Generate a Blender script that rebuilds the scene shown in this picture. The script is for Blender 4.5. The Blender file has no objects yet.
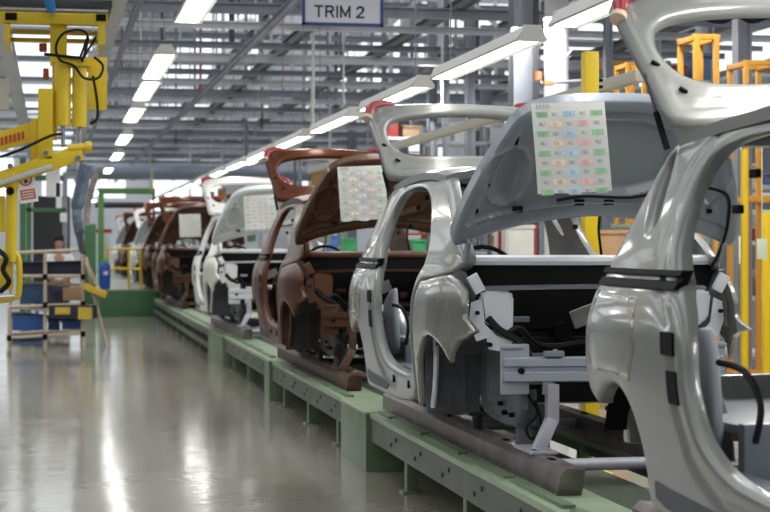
import bpy, bmesh, math, random
import numpy as np
from mathutils import Vector, Matrix
from mathutils.geometry import delaunay_2d_cdt
random.seed(7)
SC = bpy.context.scene
COL = SC.collection
PI = math.pi

# ------------------------------------------------------------------ camera
F = 1700.0; CH = 1.6; VX = 52.0; VY = 245.0
psi = math.atan((385 - VX) / F); CP = math.cos(psi); SP = math.sin(psi)
cam_d = bpy.data.cameras.new('camera'); cam = bpy.data.objects.new('camera', cam_d); COL.objects.link(cam)
cam.location = (0, 0, CH)
cam.rotation_euler = (PI / 2, 0, -psi)
cam_d.sensor_width = 36; cam_d.lens = F * 36 / 770
cam_d.shift_y = -(256 - VY) / 770.0
cam_d.clip_end = 400
cam_d.dof.use_dof = True; cam_d.dof.focus_distance = 8.8; cam_d.dof.aperture_fstop = 4.2
SC.camera = cam

def at(px, py, Y):
    """world point on the plane Y seen at a photograph pixel"""
    t = (px - 385) / F
    X = Y * (SP + t * CP) / (CP - t * SP)
    d = Y * CP + X * SP
    return Vector((X, Y, CH - (py - VY) * d / F))

def onfloor(px, py, Z=0.0):
    d = (CH - Z) * F / (py - VY); t = (px - 385) / F
    return Vector((d * SP + t * d * CP, d * CP - t * d * SP, Z))

# ------------------------------------------------------------------ materials
MATS = {}
def mat(name, col, rough=.5, metal=0.0, coat=0.0, emit=0.0, noise=0.0, scale=8.0, bump=0.0, bscale=60.0, spec=.5):
    if name in MATS: return MATS[name]
    m = bpy.data.materials.new(name); m.use_nodes = True
    nt = m.node_tree; b = nt.nodes['Principled BSDF']
    c = (*col, 1)
    b.inputs['Base Color'].default_value = c
    b.inputs['Roughness'].default_value = rough
    b.inputs['Metallic'].default_value = metal
    b.inputs['Coat Weight'].default_value = coat
    b.inputs['Coat Roughness'].default_value = .06
    b.inputs['Specular IOR Level'].default_value = spec
    if emit:
        b.inputs['Emission Color'].default_value = c
        b.inputs['Emission Strength'].default_value = emit
    if noise or bump:
        tc = nt.nodes.new('ShaderNodeTexCoord')
    if noise:
        n = nt.nodes.new('ShaderNodeTexNoise'); n.inputs['Scale'].default_value = scale; n.inputs['Detail'].default_value = 4
        r = nt.nodes.new('ShaderNodeValToRGB')
        r.color_ramp.elements[0].position = .3; r.color_ramp.elements[1].position = .7
        r.color_ramp.elements[0].color = (*[max(0, x * (1 - noise)) for x in col], 1)
        r.color_ramp.elements[1].color = (*[min(1, x * (1 + noise)) for x in col], 1)
        nt.links.new(tc.outputs['Object'], n.inputs['Vector'])
        nt.links.new(n.outputs['Fac'], r.inputs['Fac']); nt.links.new(r.outputs['Color'], b.inputs['Base Color'])
    if bump:
        n2 = nt.nodes.new('ShaderNodeTexNoise'); n2.inputs['Scale'].default_value = bscale
        bp = nt.nodes.new('ShaderNodeBump'); bp.inputs['Strength'].default_value = bump; bp.inputs['Distance'].default_value = .02
        nt.links.new(tc.outputs['Object'], n2.inputs['Vector']); nt.links.new(n2.outputs['Fac'], bp.inputs['Height'])
        nt.links.new(bp.outputs['Normal'], b.inputs['Normal'])
    MATS[name] = m
    return m

GREY = mat('paint_silver_grey', (.205, .21, .2), .32, .1, .5)
GREYU = mat('primer_blue_grey', (.25, .275, .32), .38, .25, .3)
FILM = mat('fender_film', (.225, .222, .20), .26, .3, .8, noise=.22, scale=9, bump=.05, bscale=14)
BROWN = mat('paint_brown', (.075, .020, .005), .34, .1, .05, spec=.2)
BROWNU = mat('primer_brown', (.07, .03, .016), .42, .1, .1, spec=.3)
BROWNF = mat('fender_brown_film', (.08, .025, .008), .3, .1, .1, noise=.35, spec=.25, scale=9, bump=.05, bscale=14)
WHITE = mat('paint_white', (.72, .71, .67), .28, 0, .6)
WHITEU = mat('primer_white', (.55, .58, .6), .4, 0, .2)
WHITEF = mat('fender_white_film', (.74, .72, .64), .28, 0, .7, noise=.08, scale=9)
PALE = mat('pale_bracket', (.74, .77, .83), .4, .05)
BEAMM = mat('beam_primer', (.36, .39, .46), .38, .2)
LINER = mat('wheelhouse_sealer', (.10, .108, .122), .6, 0, noise=.15, scale=18, bump=.1)
BLACK = mat('black_rubber', (.006, .006, .007), .6, spec=.12)
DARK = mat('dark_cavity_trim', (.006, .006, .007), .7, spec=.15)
HARN = mat('wiring_black', (.006, .006, .006), .55, spec=.25)
RED = mat('red_lens', (.30, .012, .018), .3, 0, .3)
LAMPEND = mat('lens_end_cream', (.62, .5, .36), .4)
CHROME = mat('rod_metal', (.55, .56, .58), .25, .9)
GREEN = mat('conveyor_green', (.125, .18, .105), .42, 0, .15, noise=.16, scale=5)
GREENF = mat('conveyor_green_dull', (.085, .105, .075), .5, 0, .05, noise=.2, scale=5)  # darker, greyer green for the aisle-side beam
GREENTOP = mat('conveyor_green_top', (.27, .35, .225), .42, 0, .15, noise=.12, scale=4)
DGREEN = mat('platform_green', (.065, .175, .075), .5, noise=.1, scale=2)
SKID = mat('skid_steel', (.19, .16, .16), .42, .5, noise=.3, scale=6)
SKIDL = mat('skid_bracket', (.42, .41, .47), .4, .3, noise=.1)
SKIDB = mat('skid_steel_brown', (.085, .045, .03), .45, .4, noise=.3, scale=6)
YEL = mat('machine_yellow', (.72, .52, .02), .4, 0, .2, noise=.07, scale=4)
YELD = mat('post_yellow', (.80, .55, .01), .4)
ORANGE = mat('rack_orange', (.60, .29, .035), .5)
STEEL = mat('galvanised_steel', (.25, .27, .315), .45, .35, noise=.12, scale=3)
STEELL = mat('light_steel', (.58, .60, .64), .45, .3, noise=.1, scale=3)
STEELD = mat('dark_steel', (.07, .07, .08), .5, .3)
TAN = mat('lean_pipe_tan', (.55, .45, .33), .4)
NAVY = mat('navy_panel', (.015, .02, .045), .5)
BLUE = mat('crate_blue', (.03, .12, .38), .45)
PAPER = mat('white_paper', (.84, .84, .82), .7)
OFFW = mat('offwhite_enamel', (.66, .66, .63), .45, noise=.05)
LGHOUS = mat('fixture_housing', (.62, .61, .57), .45)
CREAM = mat('cream_duct', (.58, .54, .44), .5)
CARD = mat('cardboard', (.45, .28, .15), .8, noise=.1)
REDP = mat('red_paint', (.5, .03, .025), .45)
TUBE = mat('tube_glow', (1.0, .98, .93), .4, emit=11.0)

# treadplate: fine raised mesh
def treadplate():
    m = mat('treadplate', (.12, .15, .115), .45, .35)
    nt = m.node_tree; b = nt.nodes['Principled BSDF']
    tc = nt.nodes.new('ShaderNodeTexCoord'); br = nt.nodes.new('ShaderNodeTexBrick')
    br.inputs['Scale'].default_value = 1; br.offset = .5
    br.inputs['Brick Width'].default_value = .05; br.inputs['Row Height'].default_value = .025
    br.inputs['Mortar Size'].default_value = .004
    br.inputs['Color1'].default_value = (.11, .14, .10, 1); br.inputs['Color2'].default_value = (.14, .17, .125, 1)
    br.inputs['Mortar'].default_value = (.035, .045, .035, 1)
    nt.links.new(tc.outputs['Object'], br.inputs['Vector']); nt.links.new(br.outputs['Color'], b.inputs['Base Color'])
    bp = nt.nodes.new('ShaderNodeBump'); bp.inputs['Strength'].default_value = .4; bp.inputs['Distance'].default_value = .005; bp.invert = True
    nt.links.new(br.outputs['Fac'], bp.inputs['Height']); nt.links.new(bp.outputs['Normal'], b.inputs['Normal'])
    return m
TREAD = treadplate()

# ------------------------------------------------------------------ object helpers
def mk(name, bm, m, parent=None, angle=35, recalc=True):
    if recalc: bmesh.ops.recalc_face_normals(bm, faces=bm.faces)
    me = bpy.data.meshes.new(name); bm.to_mesh(me); bm.free()
    for f in me.polygons: f.use_smooth = True
    me.set_sharp_from_angle(angle=math.radians(angle))
    me.materials.append(m)
    o = bpy.data.objects.new(name, me); COL.objects.link(o)
    if parent: o.parent = parent
    return o

def mks(name, bm, m, parent=None, angle=35):
    """like mk, but every loose piece becomes a part of its own"""
    bmesh.ops.recalc_face_normals(bm, faces=bm.faces)
    left = set(bm.verts); out = []
    while left:
        st = [left.pop()]; comp = set(st)
        while st:
            v = st.pop()
            for e in v.link_edges:
                w = e.other_vert(v)
                if w not in comp: comp.add(w); st.append(w)
        left -= comp
        out.append(comp)
    bm.verts.index_update()
    out.sort(key=lambda c: min(v.index for v in c))
    res = []
    for comp in out:
        b2 = bmesh.new(); mp = {v: b2.verts.new(v.co) for v in sorted(comp, key=lambda v: v.index)}
        for f in {f for v in comp for f in v.link_faces}: b2.faces.new([mp[v] for v in f.verts])
        res.append(mk(name, b2, m, parent, angle))
    bm.free()
    return res

def tag(o, label=None, cat=None, group=None, kind=None):
    if label: o['label'] = label
    if cat: o['category'] = cat
    if group: o['group'] = group
    if kind: o['kind'] = kind
    return o

def thing(name, label, cat, loc=(0, 0, 0), group=None, rz=0):
    o = bpy.data.objects.new(name, None); COL.objects.link(o)
    o.empty_display_size = .1
    o.location = loc; o.rotation_euler = (0, 0, rz)
    return tag(o, label, cat, group)

def copy_tree(o, parent=None, swap=None):
    c = o.copy(); COL.objects.link(c)
    if parent: c.parent = parent
    if swap:
        for s in c.material_slots:
            if s.material and s.material.name in swap:
                mm = swap[s.material.name]; s.link = 'OBJECT'; s.material = mm
    for ch in list(o.children): copy_tree(ch, c, swap)
    return c

def NB(): return bmesh.new()

def box(bm, c, s, rot=None, bev=0.0):
    """box centre c, size s"""
    r = bmesh.ops.create_cube(bm, size=1)
    M = Matrix.Translation(Vector(c)) @ (rot.to_4x4() if rot else Matrix()) @ Matrix.Diagonal((*s, 1))
    bmesh.ops.transform(bm, matrix=M, verts=r['verts'])
    if bev:
        es = list({e for v in r['verts'] for e in v.link_edges})
        bmesh.ops.bevel(bm, geom=es, offset=bev, segments=2, profile=.7, affect='EDGES')
    return bm

def box2(bm, a, b, bev=0.0):
    a = Vector(a); b = Vector(b)
    return box(bm, (a + b) / 2, [abs(x) for x in (b - a)], None, bev)

def bar(bm, p, q, w, h, up=(0, 0, 1), bev=0.0):
    p = Vector(p); q = Vector(q); d = q - p; L = d.length; d.normalize()
    u = Vector(up)
    if abs(d.dot(u)) > .98: u = Vector((1, 0, 0)) if abs(d.x) < .9 else Vector((0, 1, 0))
    s = d.cross(u).normalized(); u = s.cross(d)
    R = Matrix((s, d, u)).transposed()
    return box(bm, (p + q) / 2, (w, L, h), R, bev)

def tube(bm, pts, r, n=8, caps=True):
    pts = [Vector(p) for p in pts]
    rings = []; N = len(pts); prev = None
    for i, p in enumerate(pts):
        t = (pts[min(i + 1, N - 1)] - pts[max(i - 1, 0)]).normalized()
        if prev is None:
            a = Vector((0, 0, 1)) if abs(t.z) < .9 else Vector((1, 0, 0))
            s = t.cross(a).normalized()
        else:
            s = (prev - t * prev.dot(t)).normalized()
        prev = s; u = t.cross(s)
        rr = r[i] if isinstance(r, (list, tuple)) else r
        rings.append([bm.verts.new(p + (s * math.cos(2 * PI * k / n) + u * math.sin(2 * PI * k / n)) * rr) for k in range(n)])
    for A, B in zip(rings, rings[1:]):
        for k in range(n): bm.faces.new((A[k], A[(k + 1) % n], B[(k + 1) % n], B[k]))
    if caps:
        bm.faces.new(rings[0][::-1]); bm.faces.new(rings[-1])
    return bm

def spline(pts, n=6, closed=False):
    P = [Vector(p) for p in pts]; N = len(P); out = []
    rng = range(N) if closed else range(N - 1)
    for i in rng:
        if closed: p0, p1, p2, p3 = P[i - 1], P[i], P[(i + 1) % N], P[(i + 2) % N]
        else: p0, p1, p2, p3 = P[max(i - 1, 0)], P[i], P[i + 1], P[min(i + 2, N - 1)]
        for k in range(n):
            t = k / n
            out.append(.5 * ((2 * p1) + (p2 - p0) * t + (2 * p0 - 5 * p1 + 4 * p2 - p3) * t * t + (3 * p1 - p0 - 3 * p2 + p3) * t ** 3))
    if not closed: out.append(P[-1])
    return out

def prism(bm, poly, fn, h0, h1):
    """extrude polygon [(a,b)] through fn(a,b,h)"""
    A = [bm.verts.new(fn(a, b, h0)) for a, b in poly]; B = [bm.verts.new(fn(a, b, h1)) for a, b in poly]
    n = len(poly)
    bm.faces.new(A[::-1]); bm.faces.new(B)
    for i in range(n): bm.faces.new((A[i], A[(i + 1) % n], B[(i + 1) % n], B[i]))
    return bm

def cyl(bm, p, q, r, n=12): return tube(bm, [p, q], r, n)

# ------------------------------------------------------------------ pressed sheet panels
def chaikin(P, it=2):
    for _ in range(it):
        Q = []
        for a, b in zip(P, P[1:] + P[:1]):
            Q.append((a[0] * .75 + b[0] * .25, a[1] * .75 + b[1] * .25)); Q.append((a[0] * .25 + b[0] * .75, a[1] * .25 + b[1] * .75))
        P = Q
    return P

def resample(P, step):
    out = []
    for a, b in zip(P, P[1:] + P[:1]):
        L = math.hypot(b[0] - a[0], b[1] - a[1]); n = max(1, int(round(L / step)))
        for k in range(n): out.append((a[0] + (b[0] - a[0]) * k / n, a[1] + (b[1] - a[1]) * k / n))
    # drop near-duplicates
    r = [out[0]]
    for p in out[1:]:
        if math.hypot(p[0] - r[-1][0], p[1] - r[-1][1]) > step * .3: r.append(p)
    if math.hypot(r[0][0] - r[-1][0], r[0][1] - r[-1][1]) < step * .3: r.pop()
    return r

def inside(pts, poly):
    x = pts[:, 0]; y = pts[:, 1]; c = np.zeros(len(pts), bool)
    P = np.array(poly); Q = np.roll(P, -1, 0)
    for (ax, ay), (bx, by) in zip(P, Q):
        cond = ((ay > y) != (by > y))
        with np.errstate(divide='ignore', invalid='ignore'):
            xi = (bx - ax) * (y - ay) / (by - ay + 1e-12) + ax
        c ^= cond & (x < xi)
    return c

def distto(pts, polys):
    d = np.full(len(pts), 1e9)
    for poly in polys:
        P = np.array(poly); Q = np.roll(P, -1, 0)
        for a, b in zip(P, Q):
            ab = b - a; t = np.clip(((pts - a) @ ab) / (ab @ ab + 1e-12), 0, 1)
            d = np.minimum(d, np.hypot(*(pts - a - t[:, None] * ab).T))
    return d

def panel(outer, holes, surf, inward, thick, r=.04, dep=.03, step=.03, smooth=2, relief=None):
    polys = [resample(chaikin(list(p), smooth) if smooth else list(p), step) for p in [outer] + list(holes)]
    pts = []; edges = []
    for P in polys:
        b = len(pts); pts += P; edges += [(b + i, b + (i + 1) % len(P)) for i in range(len(P))]
    nb = len(pts); cand = []
    for P in polys:
        n = len(P)
        for i in range(n):
            ax, ay = P[i - 1]; bx, by = P[(i + 1) % n]; tx, ty = bx - ax, by - ay; L = math.hypot(tx, ty) + 1e-9
            for f in (.2, .55, 1.0):
                for s in (1, -1): cand.append((P[i][0] - s * ty / L * r * f, P[i][1] + s * tx / L * r * f, r * f))
    cn = np.array(cand); d = distto(cn[:, :2], polys)
    ok = inside(cn[:, :2], polys[0]) & (np.abs(d - cn[:, 2]) < r * .08)
    for h in polys[1:]: ok &= ~inside(cn[:, :2], h)
    ring = cn[ok][:, :2]
    A = np.array(polys[0]); lo = A.min(0); hi = A.max(0)
    g = []
    yy = lo[1]; row = 0
    while yy < hi[1]:
        xx = lo[0] + (row % 2) * step / 2
        while xx < hi[0]: g.append((xx, yy)); xx += step
        yy += step * .87; row += 1
    g = np.array(g); d = distto(g, polys); ok = inside(g, polys[0]) & (d > r * 1.15)
    for h in polys[1:]: ok &= ~inside(g, h)
    g = g[ok]
    # thin out ring duplicates
    seen = set(); rr = []
    q = step * .35
    for p in ring:
        k = (round(p[0] / q), round(p[1] / q))
        if k in seen: continue
        seen.add(k); rr.append(tuple(p))
    allp = [Vector(p) for p in pts] + [Vector(p) for p in rr] + [Vector(p) for p in g]
    vs, es, fs, *_ = delaunay_2d_cdt(allp, edges, [], 0, 1e-6)
    V = np.array([(v.x, v.y) for v in vs])
    T = [list(f) for f in fs]
    cen = np.array([V[f].mean(0) for f in T])
    ok = inside(cen, polys[0])
    for h in polys[1:]: ok &= ~inside(cen, h)
    T = [t for t, o in zip(T, ok) if o]
    D = distto(V, polys)
    used = sorted({i for t in T for i in t})
    bm = bmesh.new(); FV = {}; BV = {}
    for i in used:
        u, v = V[i]; e = min(D[i] / r, 1)
        ins = dep * (1 - math.sqrt(max(0, 1 - (1 - e) ** 2)))
        if relief: ins += relief(u, v, D[i])
        s = Vector(surf(u, v)); nrm = Vector(inward(u, v))
        FV[i] = bm.verts.new(s + nrm * ins); BV[i] = bm.verts.new(s + nrm * thick)
    ec = {}
    for t in T:
        try:
            bm.faces.new([FV[i] for i in t]); bm.faces.new([BV[i] for i in reversed(t)])
        except ValueError: continue
        for a, b in zip(t, t[1:] + t[:1]):
            k = (min(a, b), max(a, b)); ec.setdefault(k, []).append((a, b))
    for k, l in ec.items():
        if len(l) == 1:
            a, b = l[0]
            try: bm.faces.new((FV[b], FV[a], BV[a], BV[b]))
            except ValueError: pass
    return bm

# ------------------------------------------------------------------ the car body shell
ZB = .66       # world height of the sill underside: the root of a car sits there
ZW = [(.6, .79), (.68, .80), (.8, .81), (1.0, .83), (1.15, .84), (1.3, .835), (1.43, .80), (1.47, .765), (1.55, .74), (1.75, .66), (1.95, .57), (2.05, .50), (2.5, .5)]
def lerp(x, P):
    if x <= P[0][0]: return P[0][1]
    for (a, b), (c, d) in zip(P, P[1:]):
        if x <= c: return b + (d - b) * (x - a) / (c - a)
    return P[-1][1]
def smoothlerp(x, P, e=.03):
    return (lerp(x - e, P) + lerp(x, P) * 2 + lerp(x + e, P)) / 4
def hw(y, z):
    return smoothlerp(z, ZW) - .04 * min(1, max(0, (y - 1.9) / .8)) ** 2 - .10 * min(1, max(0, (.1 - y) / .6)) ** 2

def arc(cy, cz, r, a0, a1, n=14):
    return [(cy + r * math.cos(math.radians(a0 + (a1 - a0) * i / n)), cz + r * math.sin(math.radians(a0 + (a1 - a0) * i / n))) for i in range(n + 1)]

ROOFLINE = [(.85, 2.02), (1.1, 2.05), (1.5, 2.065), (2.0, 2.045), (2.4, 2.01)]

def make_car(P, U, FL):
    root = thing('car_body_shell', '', 'car body')
    def V(x, y, z): return Vector((x, y, z - ZB))
    # ---- body sides
    outer = ([(.42, .68), (.43, 1.0), (.42, 1.40), (.12, 1.42), (-.22, 1.45), (-.32, 1.50), (-.27, 1.56), (-.05, 1.67), (.22, 1.79), (.5, 1.91), (.78, 2.0), (1.05, 2.045), (1.5, 2.06), (2.0, 2.04), (2.36, 2.02),
              (2.48, 1.96), (2.54, 1.82), (2.60, 1.66), (2.70, 1.53), (2.74, 1.36), (2.74, 1.16), (2.70, 1.05), (2.62, 1.01), (2.54, 1.0)]
             + arc(2.33, .77, .325, 50, 184, 16) + [(1.97, .69), (1.90, .68)])
    hole = [(.50, .90), (.50, 1.1), (.47, 1.40), (.46, 1.54), (.60, 1.66), (.84, 1.80), (1.08, 1.90), (1.35, 1.955), (1.70, 1.965), (1.93, 1.93), (2.02, 1.83), (1.99, 1.66),
            (1.88, 1.52), (1.70, 1.42), (1.61, 1.32), (1.57, 1.12), (1.48, .98), (1.28, .89), (.95, .865), (.62, .86)]
    slot = [(2.24, 1.66), (2.35, 1.67), (2.46, 1.88), (2.44, 1.94), (2.38, 1.94)]
    def rel(y, z, d):
        v = 0
        # pressed channel around the door opening
        e = distto(np.array([[y, z]]), [hole])[0]
        v += .012 * math.exp(-((e - .095) / .022) ** 2) if 1.0 < y < 2.3 else 0
        return v
    for s in (-1, 1):
        mk('body_side', panel(outer, [hole, slot], lambda y, z: V(s * hw(y, z), y, z), lambda y, z: (-s, 0, 0), .06, .035, .022, .026, 2, rel), P, root, 50)
        # black moulding running round the belt line
        bm = NB()
        ys = [1.78 + .92 * i / 14 for i in range(15)]
        rings = []
        for y in ys:
            pr = []
            for z, o in ((1.452, -.03), (1.452, .012), (1.475, .010), (1.48, -.004), (1.492, -.004), (1.497, .014), (1.515, .012), (1.515, -.03)):
                pr.append(bm.verts.new(V(s * (hw(y, z) + o), y, z)))
            rings.append(pr)
        for A, B in zip(rings, rings[1:]):
            for k in range(8): bm.faces.new((A[k], A[(k + 1) % 8], B[(k + 1) % 8], B[k]))
        bm.faces.new(rings[0]); bm.faces.new(rings[-1])
        mk('belt_moulding', bm, BLACK, root)
        # patches on the rear door pillar
        for nm, yc, zc, w_, h_, m in (('door_striker', 1.72, 1.275, .11, .075, DARK), ('vent_patch', 1.66, 1.135, .085, .105, BLACK)):
            bm = NB(); 
            pr = [(yc - w_ / 2, zc - h_ / 2), (yc + w_ / 2, zc - h_ / 2), (yc + w_ / 2 + .02, zc + h_ / 2), (yc - w_ / 2 + .02, zc + h_ / 2)]
            prism(bm, resample(pr, .03), lambda a, b, h: V(s * (hw(a, b) + h), a, b), -.02, .005)
            mk(nm, bm, m, root)
        bm = NB(); pr = [(1.22, .75), (1.30, .77), (1.78, .79), (1.90, .80), (1.90, .745), (1.80, .72), (1.30, .715)]
        prism(bm, resample(pr, .05), lambda a, b, h: V(s * (hw(a, b) + h), a, b), -.02, .006)
        mk('sill_cover', bm, LINER, root)
        bm = NB()
        for yy in (.62, 1.05): box(bm, V(s * (hw(yy, .80) + .001), yy, .80), (.012, .035, .045), None, .004)
        mks('sill_plug', bm, DARK, root)
        # inner sill and hinge pillar box
        bm = NB(); box2(bm, V(s * .70, .40, .70), V(s * .60, 2.0, .86), .015); mk('inner_sill', bm, U, root)
        # ---- front fender
        fen = ([(.385, .70), (.385, 1.0), (.38, 1.20), (.355, 1.34), (.32, 1.40), (.05, 1.425), (-.2, 1.447), (-.31, 1.42), (-.42, 1.365), (-.455, 1.30), (-.46, 1.23), (-.53, 1.20), (-.67, 1.165), (-.52, 1.14), (-.40, 1.105), (-.33, 1.05), (-.29, .985), (-.22, 1.05), (-.17, 1.075)]
               + arc(0, .79, .325, 108, 10, 12) + [(.33, .72)])
        mk('front_fender', panel(fen, [], lambda y, z: V(s * (hw(y, z) + .004), y, z), lambda y, z: (-s, 0, 0), .03, .018, .012, .028, 0), FL, root, 50)
        bm = NB(); bm2 = None
        # triangular mirror sail between fender and pillar
        pr = [(.12, 1.43), (.30, 1.43), (.26, 1.56), (.20, 1.58)]
        # ---- wheelhouse behind the front wheel and apron
        lin = [(-.55, .66), (-.5, 1.06), (-.2, 1.14), (.20, 1.12), (.33, 1.05), (.34, .68), (-.1, .64)]
        def apr(y, z, d):
            q = math.hypot(y + .05, z - .92)
            return .02 * math.exp(-((q - .24) / .02) ** 2) - .03 * math.exp(-((y - .02) / .10) ** 2) * (1 if z > .75 else 0)
        mk('wheelhouse_apron', panel(lin, [], lambda y, z: V(s * .47, y, z), lambda y, z: (-s, 0, 0), .04, .03, .015, .035, 1, apr), LINER, root)
        bm = NB(); prism(bm, [(.47, .665), (.77, .665), (.785, .9), (.79, 1.13), (.60, 1.15), (.47, 1.12)], lambda a, b, h: V(s * a, h, b), .30, .335)
        for k in range(3): box(bm, V(s * (.56 + .08 * k), .298, .87), (.02, .012, .34), None, .004)
        mk('wheelhouse_panel', bm, LINER, root)
        bm = NB()
        n = 12; A = []; B = []
        for i in range(n + 1):
            a = math.radians(100 - 75 * i / n)
            A.append(bm.verts.new(V(s * .47, .0 + .36 * math.cos(a), .80 + .34 * math.sin(a)))); B.append(bm.verts.new(V(s * .74, .0 + .36 * math.cos(a), .80 + .34 * math.sin(a))))
        for i in range(n): bm.faces.new((A[i], A[i + 1], B[i + 1], B[i]))
        mk('wheelhouse_arch', bm, LINER, root)
        bm = NB()
        for (yy, zz) in ((-.28, .72), (-.42, .72), (-.36, .98), (-.2, .76)): cyl(bm, V(s * .474, yy, zz), V(s * .500, yy, zz), .013, 10)
        mks('drain_hole', bm, BLACK, root)
        # sealer bead hanging inside the fender edge
        bm = NB(); tube(bm, [V(s * .73, .28, 1.08), V(s * .735, .24, .98), V(s * .73, .27, .88), V(s * .74, .25, .80), V(s * .74, .30, .70)], .016, 6); mk('fender_bracket', bm, PALE, root)
        # ---- rear inner wheelhouse
        bm = NB(); n = 14; prof = [(.76, .33), (.60, .33), (.50, .30), (.46, .22), (.45, .0)]
        rows = []
        for (xx, rr) in prof:
            row = []
            for i in range(n + 1):
                a = math.radians(172 - 132 * i / n); row.append(bm.verts.new(V(s * xx, 2.30 + (rr + .03) * math.cos(a), .80 + (rr + .05) * math.sin(a) * 1.05)))
            rows.append(row)
        for R0, R1 in zip(rows, rows[1:]):
            for i in range(n): bm.faces.new((R0[i], R0[i + 1], R1[i + 1], R1[i]))
        b2 = NB(); rows2 = []
        for (xx, rr) in prof:
            row = []
            for i in range(n + 1):
                a = math.radians(172 - 158 * i / n); row.append(b2.verts.new(V(s * xx * .985, 2.30 + (rr + .015) * math.cos(a), .80 + (rr + .03) * math.sin(a) * 1.05)))
            rows2.append(row)
        for R0, R1 in zip(rows2, rows2[1:]):
            for i in range(n): b2.faces.new((R0[i], R0[i + 1], R1[i + 1], R1[i]))
        mk('rear_wheelhouse', bm, U, root, 60); mk('rear_wheel_liner', b2, DARK, root, 60)
        # wrinkled protective film stuck on the quarter panel
        bm = NB(); pr = [(2.12, 1.41), (2.66, 1.43), (2.68, 1.20), (2.60, 1.13), (2.30, 1.14), (2.10, 1.12), (2.05, 1.25)]
        bm.free()
        mk('protective_film', panel(pr, [], lambda y, z: V(s * (hw(y, z) + .003), y, z), lambda y, z: (-s, 0, 0), .004, .005, .002, .035, 0), FL, root, 60)
        # quarter inner trim panel seen through the door opening
        inn = [(1.76, .88), (1.74, 1.14), (1.78, 1.28), (1.86, 1.33), (2.0, 1.30), (2.2, 1.2), (2.2, .9)]
        mk('quarter_inner_panel', panel(inn, [], lambda y, z: V(s * (hw(y, z) - .17), y, z), lambda y, z: (-s, 0, 0), .03, .04, .025, .04, 2), PALE if U is GREYU else U, root, 50)
        # ---- rails, crash plates
        bm = NB(); box2(bm, V(s * .45, -.60, .89), V(s * .35, .25, 1.02), .012); mk('front_rail', bm, U, root)
        bm = NB(); box2(bm, V(s * .60, -.635, .845), V(s * .45, -.61, 1.10), .012); box(bm, V(s * .545, -.64, 1.085), (.12, .014, .016), None, .004); mk('crash_plate', bm, BEAMM if U is GREYU else U, root)
        # pale headlamp carrier box and torn bracket below it
        bm = NB(); prism(bm, [(.46, 1.10), (.62, 1.21), (.635, 1.34), (.61, 1.36), (.47, 1.36), (.455, 1.33)], lambda a, b, h: V(s * a, h, b), -.36, -.30)
        bmesh.ops.bevel(bm, geom=bm.edges[:], offset=.012, segments=2, affect='EDGES'); mk('headlamp_carrier', bm, PALE, root)
        bm = NB()
        prism(bm, [(.64, 1.32), (.69, 1.30), (.70, 1.20), (.66, 1.10), (.61, 1.12), (.60, 1.06), (.52, 1.045), (.48, 1.10), (.56, 1.13), (.62, 1.19)], lambda a, b, h: V(s * a, h + .25 * (a - .5), b), -.42, -.405)
        box(bm, V(s * .67, -.40, 1.40), (.06, .03, .10), Matrix.Rotation(s * .5, 3, 'Y'), .008)
        prism(bm, [(.44, 1.06), (.50, 1.09), (.47, .98), (.42, .90), (.40, .96)], lambda a, b, h: V(s * a, h, b), -.47, -.45)
        mk('lamp_bracket', bm, PALE, root)
        bm = NB(); cyl(bm, V(s * .665, -.424, 1.25), V(s * .665, -.40, 1.25), .011); cyl(bm, V(s * .60, -.43, 1.085), V(s * .60, -.36, 1.085), .012); mks('bracket_hole', bm, BLACK, root)
        # suspension turret foot
        bm = NB(); box(bm, V(s * .40, -.36, .76), (.10, .16, .20), None, .03); cyl(bm, V(s * .41, -.38, .56), V(s * .41, -.38, .70), .042); mk('subframe_mount', bm, LINER, root)
        # strut brace from hinge to fender
        bm = NB(); prism(bm, [(.70, 1.46), (.745, 1.47), (.72, 1.36), (.66, 1.29), (.64, 1.34)], lambda a, b, h: V(s * a, h, b), -.30, -.18); mk('fender_gusset', bm, LINER, root)
        # front pillar inner closing panel
        bm = NB(); box2(bm, V(s * .74, .36, .70), V(s * .66, .46, 1.44), .015); mk('hinge_pillar', bm, P, root)
        # gas strut of the tailgate
        bm = NB(); tube(bm, [V(s * .565, 2.45, 1.96), V(s * .59, 2.50, 2.10)], .013, 8); g = mk('gas_strut', bm, BLACK, root)
        bm = NB(); tube(bm, [V(s * .59, 2.50, 2.10), V(s * .61, 2.56, 2.25)], .007, 8); mk('strut_rod', bm, STEELD, g)
        # harness hanging in the door opening
        bm = NB(); tube(bm, spline([V(s * .52, 1.25, 1.98), V(s * .54, 1.22, 1.86), V(s * .52, 1.20, 1.70), V(s * .55, 1.24, 1.55), V(s * .56, 1.2, 1.42)], 5), .009, 6)
        tube(bm, spline([V(s * .70, 1.62, 1.22), V(s * .67, 1.48, 1.20), V(s * .65, 1.40, 1.10), V(s * .66, 1.42, .98)], 5), .012, 6)
        tube(bm, spline([V(s * .62, 1.34, .93), V(s * .60, 1.15, .90), V(s * .61, .9, .885), V(s * .60, .6, .885)], 5), .018, 6)
        mks('door_wiring', bm, HARN, root)
        # plastic edge clips along the inner door flange
        bm = NB()
        for (yy, zz) in ((1.80, 1.72), (1.78, 1.84), (1.66, 1.90), (1.40, 1.915), (1.22, 1.90)): box(bm, V(s * (hw(yy, zz) - .115), yy, zz), (.02, .06, .03), None, .005)
        mks('trim_clip', bm, BLACK, root)
    # ---- roof skin
    bm = NB(); nx, ny = 16, 16; top = []; bot = []
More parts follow.
